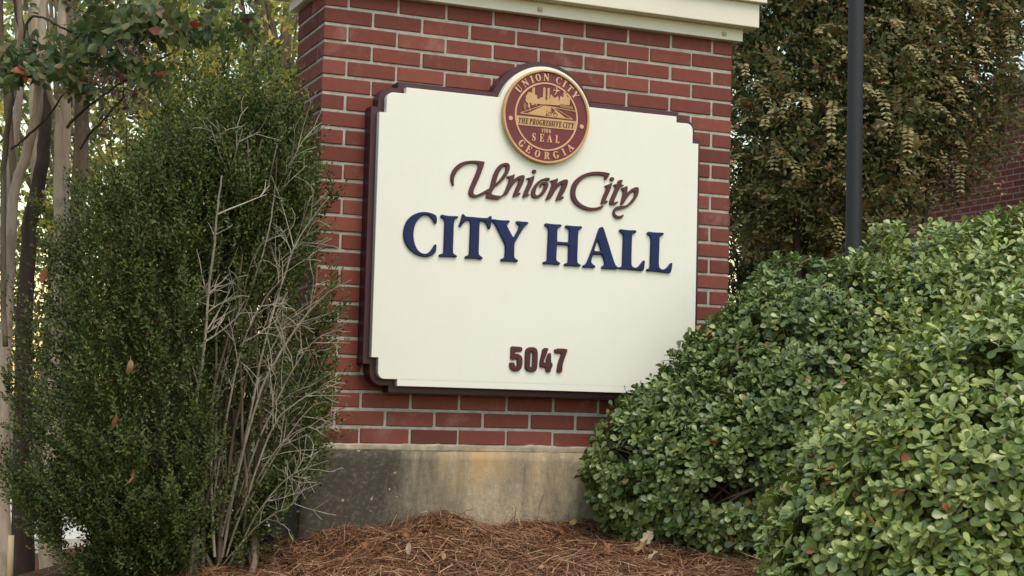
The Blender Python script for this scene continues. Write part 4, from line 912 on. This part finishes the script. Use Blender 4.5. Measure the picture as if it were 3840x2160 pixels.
# reddish small leaves and thin twig haze behind it
C = np.array([at_d(rng.normal(470, 90), rng.normal(240, 110), MD + 0.5 + rng.normal(0, 0.3)) for _ in range(260)])
leaf_obj('inner_leaves', [whorls(C, rand_unit(len(C)), 5, 0.06, 0.035, 40, 90, ELLI, 0.3)], mat_leaf('purplish_autumn_leaf', [(0, (0.07, 0.045, 0.045)), (0.6, (0.12, 0.075, 0.06)), (0.93, (0.16, 0.1, 0.05)), (1, (0.3, 0.04, 0.02))], 0.5, 0.35), myr)

def crown_tree(name, d, s, zc, rd, rs, rz, nleaf, size, mats, label, group, bark, trunks=1, tpl=ELLI, cl=9, hollow=0.25, cat='tree', base_z=None):
    b = ds(d, s, 0); b[2] = gz(b[0], b[1]); o = thing(name, b, label, cat, group)
    m = nleaf // cl; U = rand_unit(m); rad = rng.uniform(hollow, 1.0, m) ** 0.6
    lump = 1 + 0.16 * vnoise(U, 3.2, int(d * 10 + s * 7)) + 0.08 * vnoise(U, 8, 5)
    Q = U * np.array([rd, rs, rz]) * (rad * lump)[:, None]
    P = ds_arr(d + Q[:, 0], s + Q[:, 1], zc + Q[:, 2]); P = P[P[:, 2] > gz(P[:, 0], P[:, 1]) + 0.15]
    half = rng.uniform(0, 1, len(P)) < 0.7
    A = rand_unit(len(P)) + np.array([0, 0, -0.2])
    leaf_obj('crown', [whorls(P[half], A[half], cl, 0.22, size, 30, 95, tpl, 0.45)], M[mats[0]], o)
    leaf_obj('crown', [whorls(P[~half], A[~half], cl, 0.22, size, 30, 95, tpl, 0.45)], M[mats[1]], o)
    for k in range(trunks):
        top = ds(d + rng.normal(0, rd * 0.25), s + rng.normal(0, rs * 0.25), zc + rz * 0.5); p0 = b + np.array([rng.normal(0, 0.08) * (trunks > 1), rng.normal(0, 0.08) * (trunks > 1), -0.1])
        mid = 0.5 * p0 + 0.5 * top; mid[:2] = 0.6 * p0[:2] + 0.4 * top[:2]; t = np.linspace(0, 1, 12)[:, None]
        Cc = (1 - t) ** 2 * p0 + 2 * t * (1 - t) * mid + t * t * top + rng.normal(0, 0.015, (12, 3))
        r0 = 0.12 if trunks == 1 else 0.035
        mb = MB(); mb.tube(Cc, np.linspace(r0, r0 * 0.25, 12), 9, True); mb.build('trunk', M[bark], o)
        mb = MB()
        for q in P[rng.choice(len(P), 26)]:
            i = rng.integers(4, 10); st = Cc[i]; md = 0.5 * st + 0.5 * q + np.array([0, 0, 0.15])
            tt = np.linspace(0, 1, 6)[:, None]; mb.tube((1 - tt) ** 2 * st + 2 * tt * (1 - tt) * md + tt * tt * q, np.linspace(r0 * 0.3, 0.006, 6), 5, False)
        mb.build('limbs', M[bark], o)
    return o
YG = 'yellowing trees behind the left shrub'
crown_tree('yellow_tree', 16.5, -3.1, 4.1, 1.5, 1.75, 2.6, 13000, 0.08, ('yellowleaf', 'olive'), 'yellow leaved autumn tree seen between the left shrub and the top of the pillar', YG, 'barkmid', 1, BROAD)
crown_tree('yellow_tree', 15.0, -4.4, 3.2, 1.3, 1.4, 2.9, 7000, 0.08, ('olive', 'yellowleaf'), 'yellow green autumn tree behind the pale multi-stemmed trunks', YG, 'barkmid', 1, BROAD)
crown_tree('yellow_tree', 19.5, -4.9, 4.2, 1.6, 2.0, 3.2, 9000, 0.09, ('yellowleaf', 'yellowleaf'), 'farthest yellow tree, glimpsed past the left edge of the pale trunks', YG, 'barkmid', 1, BROAD)
crown_tree('yellow_tree', 13.2, -1.95, 3.2, 0.8, 0.95, 1.8, 8000, 0.065, ('olive', 'yellowleaf'), 'green and yellow tree closest behind the pillar, at its left edge', YG, 'barkmid', 1, BROAD)
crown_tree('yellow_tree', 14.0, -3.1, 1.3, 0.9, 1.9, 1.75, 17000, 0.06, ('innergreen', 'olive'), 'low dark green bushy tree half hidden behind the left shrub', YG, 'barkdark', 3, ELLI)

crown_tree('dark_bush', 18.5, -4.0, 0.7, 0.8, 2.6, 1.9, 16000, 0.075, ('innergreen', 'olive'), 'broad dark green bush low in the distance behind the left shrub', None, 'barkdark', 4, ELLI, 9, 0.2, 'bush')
RG = 'bronze autumn trees behind the lamp post'
def myrtle(d, s, zc, rd, rs, rz, n_spray, n_in, label, zlow):
    b = ds(d, s, 0); b[2] = gz(b[0], b[1]); o = thing('bronze_tree', b, label, 'tree', RG)
    U = rand_unit(n_in); rad = rng.uniform(0.15, 0.95, n_in) ** 0.5
    Q = U * np.array([rd, rs, rz]) * (rad * (1 + 0.15 * vnoise(U, 3.5, int(s * 13))))[:, None]
    P = ds_arr(d + Q[:, 0], s + Q[:, 1], zc + Q[:, 2])
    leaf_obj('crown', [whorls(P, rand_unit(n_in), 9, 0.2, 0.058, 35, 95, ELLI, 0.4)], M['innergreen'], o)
    sel = rng.uniform(0, 1, n_in) < 0.3
    leaf_obj('crown', [whorls(P[sel] + 0.1 * rand_unit(sel.sum()), rand_unit(sel.sum()), 8, 0.18, 0.055, 35, 95, ELLI, 0.4)], M['olivebronze'], o)
    m2 = n_in // 2; U2 = rand_unit(m2); Q2 = U2 * np.array([rd, rs, rz]) * (rng.uniform(0.8, 1.04, m2) * (1 + 0.13 * vnoise(U2, 3.5, int(s * 13))))[:, None]
    leaf_obj('crown', [whorls(ds_arr(d + Q2[:, 0], s + Q2[:, 1], zc + Q2[:, 2]), rand_unit(m2), 9, 0.2, 0.048, 35, 95, ELLI, 0.4)], M['olivebronze'], o)
    U = rand_unit(n_spray); U[:, 0] = np.where(rng.uniform(0, 1, n_spray) < 0.65, -np.abs(U[:, 0]), U[:, 0])
    Q = U * np.array([rd, rs, rz]) * ((0.78 + rng.uniform(0, 0.22, n_spray)) * (1 + 0.12 * vnoise(U, 3.5, int(s * 13))))[:, None]
    P = ds_arr(d + Q[:, 0], s + Q[:, 1], zc + Q[:, 2])
    D = U[:, :1] * FWD * 0.9 + U[:, 1:2] * RGT * 0.9 + rng.normal(0, 0.55, n_spray)[:, None] * RGT + np.array([0, 0, 0.25]) + 0.45 * rand_unit(n_spray)
    k3 = rng.integers(0, 4, n_spray); fr = []
    for q_, (dr, nl, lo, hi) in enumerate(((0.75, 12, 0.25, 0.46), (0.35, 10, 0.2, 0.42), (0.0, 8, 0.15, 0.34), (0.55, 7, 0.12, 0.26))):
        e_ = k3 == q_; fr.append(sprays(P[e_], D[e_] + (0.5 if q_ else 0.15) * rand_unit(e_.sum()), rng.uniform(lo, hi, e_.sum()), nl, 0.052, ELLI, dr))
    leaf_obj('fronds', fr, M['bronze'], o)
    for k in range(5):
        top = ds(d + rng.normal(0, rd * 0.35), s + rng.normal(0, rs * 0.4), zc + rz * 0.6); p0 = b + np.array([rng.normal(0, 0.12), rng.normal(0, 0.12), -0.1])
        mid = 0.5 * p0 + 0.5 * top; mid[:2] = 0.7 * p0[:2] + 0.3 * top[:2]; t = np.linspace(0, 1, 12)[:, None]
        Cc = (1 - t) ** 2 * p0 + 2 * t * (1 - t) * mid + t * t * top + rng.normal(0, 0.012, (12, 3))
        mb = MB(); mb.tube(Cc, np.linspace(0.034, 0.01, 12), 8, True); mb.build('trunk', M['barkdark'], o)
    return o
myrtle(12.2, 2.3, 3.05, 1.0, 1.0, 1.85, 560, 4600, 'bronze and green autumn tree between the pillar and the lamp post', 1.2)
myrtle(12.6, 3.15, 3.4, 1.0, 1.0, 1.6, 540, 3800, 'bronze autumn tree directly behind and right of the lamp post', 1.5)
myrtle(13.0, 4.85, 4.75, 1.0, 1.1, 1.5, 380, 2600, 'bronze autumn tree whose fronds hang over the distant brick wall', 2.0)
# dark understorey behind the stems
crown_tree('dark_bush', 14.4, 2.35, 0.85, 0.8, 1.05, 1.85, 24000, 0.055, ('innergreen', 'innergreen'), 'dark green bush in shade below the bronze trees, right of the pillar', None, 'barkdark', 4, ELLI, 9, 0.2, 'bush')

# ------------------------------------------------------------------ lamp post
LD = 10.0; lp = at_d(3198, 1200, LD); lz = float(gz(lp[0], lp[1]))
post = thing('lamp_post', (lp[0], lp[1], lz), 'dark grey round lamp post rising behind the hedge right of the pillar', 'lamp post')
mb = MB(); zz = np.linspace(lz + 0.05, 4.6, 14); mb.tube(np.stack([np.full(14, lp[0]), np.full(14, lp[1]), zz], 1), np.linspace(0.0535, 0.0475, 14), 28, True); mb.build('pole', M['post'], post)
mb = MB(); mb.tube([(lp[0], lp[1], lz - 0.05), (lp[0], lp[1], lz + 0.18), (lp[0], lp[1], lz + 0.24), (lp[0], lp[1], lz + 0.32)], [0.13, 0.12, 0.09, 0.06], 24, True); mb.build('base', M['post'], post)
mb = MB(); mb.tube([(lp[0], lp[1], 4.6), (lp[0], lp[1], 4.68), (lp[0], lp[1], 5.05), (lp[0], lp[1], 5.12), (lp[0], lp[1], 5.3)], [0.07, 0.12, 0.19, 0.21, 0.02], 20, True); mb.build('lamp_head', M['post'], post)

# ------------------------------------------------------------------ brick building (right)
bw = at_d(3840, 760, 16.6); XB = float(bw[0])
zt = float(at_d(3840, 322, 16.6)[2])
bld = thing('brick_building', (XB, 8.0, -0.8), 'long low red brick building with pale stone coping behind the trees at the right edge', 'building')
mb = MB(); mb.box((XB, -4, -1.4), (XB + 9, 13.2, zt)); mb.build('wall', M['wallbrick'], bld, False)
mb = MB(); mb.box((XB - 0.06, -4.06, zt + 0.001), (XB + 9.06, 13.26, zt + 0.13)); bevelled(mb.build('coping', M['coping'], bld, False), 0.01, 1)

# ------------------------------------------------------------------ small things
# wooden stake, lower left
p0 = at_d(34, 2250, 6.55); p1 = at_d(42, 2008, 6.55); p0[2] = min(p0[2], gz(p0[0], p0[1]) - 0.05)
mb = MB(); mb.tube([p0, p0 * 0.5 + p1 * 0.5, p1], [0.0135, 0.013, 0.0125], 7, True)
tag(mb.build('wooden_stake', M['stake'], None, True), 'pale raw wooden stake stuck upright in front of the left tree stems', 'stake')
# black ground light at the pillar's left foot
fb = at_d(975, 1985, 5.95); fb[2] = gz(fb[0], fb[1])
fl = thing('ground_fixture', fb, 'black rounded fixture half buried in the straw between the left shrub and the pillar', 'light fixture')
mb = MB(); prof = [(0, 0.050), (0.03, 0.055), (0.07, 0.054), (0.10, 0.044), (0.117, 0.026), (0.122, 0.004)]
mb.tube([(fb[0], fb[1], fb[2] - 0.02 + h_) for h_, r_ in prof], [r_ for h_, r_ in prof], 22, True); mb.build('housing', M['black'], fl)
mb = MB(); mb.tube([(fb[0], fb[1], fb[2] - 0.015), (fb[0], fb[1], fb[2] + 0.004), (fb[0], fb[1], fb[2] + 0.012)], [0.064, 0.066, 0.058], 22, True); mb.build('rim', M['black'], fl)

# fallen leaves, each its own thing
def lobed(n, lob, depth, seed):
    r = np.random.default_rng(seed); a = np.linspace(-math.pi * 0.93, math.pi * 0.93, n)
    rad = 0.5 * (1 - depth + depth * np.abs(np.cos(a * lob / 2))) * (1 - 0.25 * np.abs(a) / math.pi) * (1 + 0.06 * r.normal(size=n))
    return np.stack([rad * np.sin(a), rad * np.cos(a)], 1)
def fallen(u, v, size, mat, label, kind='oak', lift=0.02, tilt=0.5, seed=1, p=None, group='fallen leaves on the pine straw'):
    q = ground_hit(u, v) if p is None else p
    r = np.random.default_rng(seed)
    P = lobed(41, 5 if kind == 'maple' else 7, 0.5 if kind == 'maple' else 0.35, seed) if kind != 'plain' else np.array([(0.24 * math.sin(t) ** 1.0 * (1 if k < 20 else -1), -0.5 * math.cos(t)) for k, t in list(enumerate(np.linspace(0, math.pi, 20))) + [(30, t) for t in np.linspace(math.pi, 0, 20)[1:-1]]])
    if kind == 'oak': P[:, 0] *= 0.6
    n = len(P); rings = [np.zeros((1, 2)), P * 0.5, P]
    XY = np.vstack(rings); cu = r.uniform(0.5, 1.4); Z = cu * XY[:, 0] ** 2 * 1.4 + r.uniform(-0.5, 0.9) * XY[:, 1] ** 2 + r.normal(0, 0.012, len(XY))
    L = np.stack([XY[:, 0], XY[:, 1], Z], 1) * size
    R = Matrix.Rotation(r.uniform(0, 6.28), 3, 'Z') @ Matrix.Rotation(tilt * r.choice([-1, 1]), 3, 'X') @ Matrix.Rotation(r.uniform(-0.5, 0.5), 3, 'Y')
    L = L @ np.array(R).T + q + np.array([0, 0, lift])
    t = [(0, 1 + i, 1 + (i + 1) % n) for i in range(n)]; qd = [(1 + i, 1 + n + i, 1 + n + (i + 1) % n, 1 + (i + 1) % n) for i in range(n)]
    o = thing('fallen_leaf', q, label, 'leaf', group)
    np_mesh('blade', L, [t, qd], M[mat], o)
    mb = MB(); b = L[0]; e = L[1 + n + (0 if kind != 'plain' else 0)]; mb.tube([b, b * 0.5 + e * 0.5 + [0, 0, 0.002], e + (e - b) * 0.4], [0.0012, 0.001, 0.0008], 5, False); mb.build('stalk', M['drytan'], o)
    return o
FL = [(2083, 2082, 0.062, 'drypurple', 'dark purple fallen leaf lying on the straw in the middle of the bed', 'plain', 0.9),
      (2117, 2046, 0.045, 'dryrust', 'small pinkish brown leaf just behind the dark purple leaf on the straw', 'plain', 0.7),
      (2146, 2018, 0.046, 'dryyellow', 'tan yellow leaf near the straw\'s edge below the left end of the hedge', 'oak', 0.5),
      (2228, 2010, 0.040, 'dryrust', 'rusty leaf at the foot of the dark shrub on the straw', 'oak', 0.5),
      (2428, 2078, 0.075, 'drypale', 'arched pale tan lobed leaf on the straw, lower right', 'oak', 0.9),
      (2410, 2112, 0.070, 'drytan', 'tan lobed leaf under the arched pale leaf, lower right', 'oak', 0.8),
      (2462, 2140, 0.080, 'drypale', 'large greyish tan lobed leaf at the bottom edge of the photo', 'oak', 0.4),
      (2665, 2040, 0.060, 'dryyellow', 'yellow and orange leaf standing against the low hedge leaves', 'maple', 0.9),
      (2662, 2108, 0.052, 'dryrust', 'curled orange brown leaf below the hedge gap', 'plain', 0.9),
      (2702, 2112, 0.052, 'drytan', 'tan leaf beside the curled orange brown leaf below the hedge', 'oak', 0.7),
      (2368, 2138, 0.036, 'dryrust', 'small orange leaf among the lobed leaves, lower right', 'plain', 0.7),
      (2275, 2115, 0.046, 'dryrust', 'pinkish tan leaf left of the lobed leaves', 'plain', 0.8),
      (1415, 2133, 0.036, 'dryrust', 'small bright orange curled leaf in the bed below the concrete base', 'plain', 1.1),
      (1530, 2122, 0.038, 'drypale', 'pale upright curled leaf in the straw below the concrete base', 'plain', 1.3),
      (1368, 2105, 0.040, 'dryrust', 'reddish tan leaf left of the bright orange curled leaf', 'oak', 0.6),
      (1192, 2082, 0.055, 'dryyellow', 'tan yellow lobed leaf on the straw near the base\'s left corner', 'oak', 0.6),
      (1092, 2083, 0.034, 'drygreen', 'small yellow green leaf standing in the straw left of the base', 'plain', 1.2),
      (1112, 2122, 0.036, 'dryrust', 'small reddish leaf below the yellow green leaf on the straw', 'plain', 0.4),
      (1672, 2052, 0.038, 'dryyellow', 'folded tan leaf under the highest straw mound', 'plain', 0.8),
      (1520, 2072, 0.044, 'dryrust', 'flat rusty leaf midway across the bed', 'oak', 0.4),
      (1660, 2146, 0.036, 'drytan', 'small orange tan leaf at the bottom edge, centre of the bed', 'plain', 0.6),
      (1590, 2055, 0.034, 'drypurple', 'small dark red leaf left of the folded tan leaf', 'plain', 0.4)]
for i, (u, v, sz, mt, lab, kd, tl) in enumerate(FL): fallen(u, v, sz * 1.12, mt, lab, kd, 0.06, tl, 100 + i)
HG = 'leaves caught in the hedge'
for i, (u, v, w, sz, mt, lab) in enumerate([(3600, 1905, 3, 0.065, 'drypurple', 'dark purple leaf caught in the near pale green shrub'), (3262, 1945, 3, 0.055, 'dryyellow', 'yellow brown leaf caught low in the near pale green shrub'),
                                            (3020, 1610, 3, 0.03, 'dryred', 'small red leaf at the seam between the dark and pale shrubs'), (3062, 1712, 3, 0.032, 'dryred', 'small red leaf below another red leaf on the pale shrub'),
                                            (2808, 1148, 0, 0.035, 'dryrust', 'orange leaf on the top of the dark shrub beside the pillar'), (2660, 1262, 0, 0.034, 'dryred', 'red leaf on the dark shrub\'s slope next to the sign'), (2418, 1382, 0, 0.034, 'dryrust', 'rusty leaf at the edge of the dark shrub over the sign face')]):
    p = surf_point(u, v, w)
    if p is not None: fallen(u, v, sz, mt, lab, 'plain', 0.0, 0.9, 300 + i, p - ray(u, v) * 0.04, HG)

for i, (u, v, mt, lab) in enumerate([(432, 1585, 'dryrust', 'orange brown dead leaf hanging in the lower half of the evergreen shrub'), (165, 1035, 'dryrust', 'reddish dead leaf caught near the left edge of the evergreen shrub'), (490, 1380, 'drytan', 'tan dead leaf caught in the middle of the evergreen shrub'), (500, 1790, 'dryrust', 'small orange dead leaf low in the evergreen shrub')]):
    fallen(u, v, 0.05, mt, lab, 'plain', 0.0, 1.2, 400 + i, at_d(u, v, SD - 0.57), 'dead leaves caught in the evergreen shrub')

# ------------------------------------------------------------------ light, sky, camera
SUN_EL, SUN_AZ = 58.0, 168.0                    # azimuth measured from +Y towards +X
el_, az_ = math.radians(SUN_EL), math.radians(SUN_AZ)
sd = Vector((math.sin(az_) * math.cos(el_), math.cos(az_) * math.cos(el_), math.sin(el_)))
sun = bpy.data.lights.new('sun', 'SUN'); sun.energy = 1.6; sun.angle = math.radians(34); sun.color = (1.0, 0.81, 0.63)
so = bpy.data.objects.new('sun', sun); so.rotation_euler = (-sd).to_track_quat('-Z', 'Y').to_euler(); so.location = sd * 30; link(so)
w = bpy.data.worlds.new('World'); scene.world = w; w.use_nodes = True; nt = w.node_tree; nt.nodes.clear()
sky = nt.nodes.new('ShaderNodeTexSky'); sky.sky_type = 'NISHITA'; sky.sun_disc = False
sky.sun_elevation = el_; sky.sun_rotation = az_; sky.air_density = 2.2; sky.dust_density = 1.0; sky.ozone_density = 0.3; sky.altitude = 300
bg = nt.nodes.new('ShaderNodeBackground'); bg.inputs[1].default_value = 0.15
wo = nt.nodes.new('ShaderNodeOutputWorld'); nt.links.new(sky.outputs[0], bg.inputs[0]); nt.links.new(bg.outputs[0], wo.inputs[0])
cam = bpy.data.cameras.new('camera'); cam.sensor_width = 36; cam.lens = 36 * FPX / 3840; cam.clip_start = 0.05; cam.clip_end = 3000
cam.dof.use_dof = True; cam.dof.focus_distance = 6.3; cam.dof.aperture_fstop = 16
co = bpy.data.objects.new('camera', cam); mw = Matrix.Identity(4)
for i in range(3):
    mw[i][0] = RC[0][i]; mw[i][1] = -RC[1][i]; mw[i][2] = -RC[2][i]; mw[i][3] = CAM[i]
co.matrix_world = mw; link(co); scene.camera = co
vs = scene.view_settings; scene.display_settings.display_device = 'sRGB'; vs.view_transform = 'Standard'; vs.look = 'None'; vs.exposure = 0.66; vs.gamma = 1.0; vs.use_curve_mapping = False
cy = scene.cycles; cy.max_bounces = 7; cy.diffuse_bounces = 4; cy.glossy_bounces = 2; cy.transmission_bounces = 4; cy.transparent_max_bounces = 4; cy.sample_clamp_indirect = 4
cy.use_denoising = True
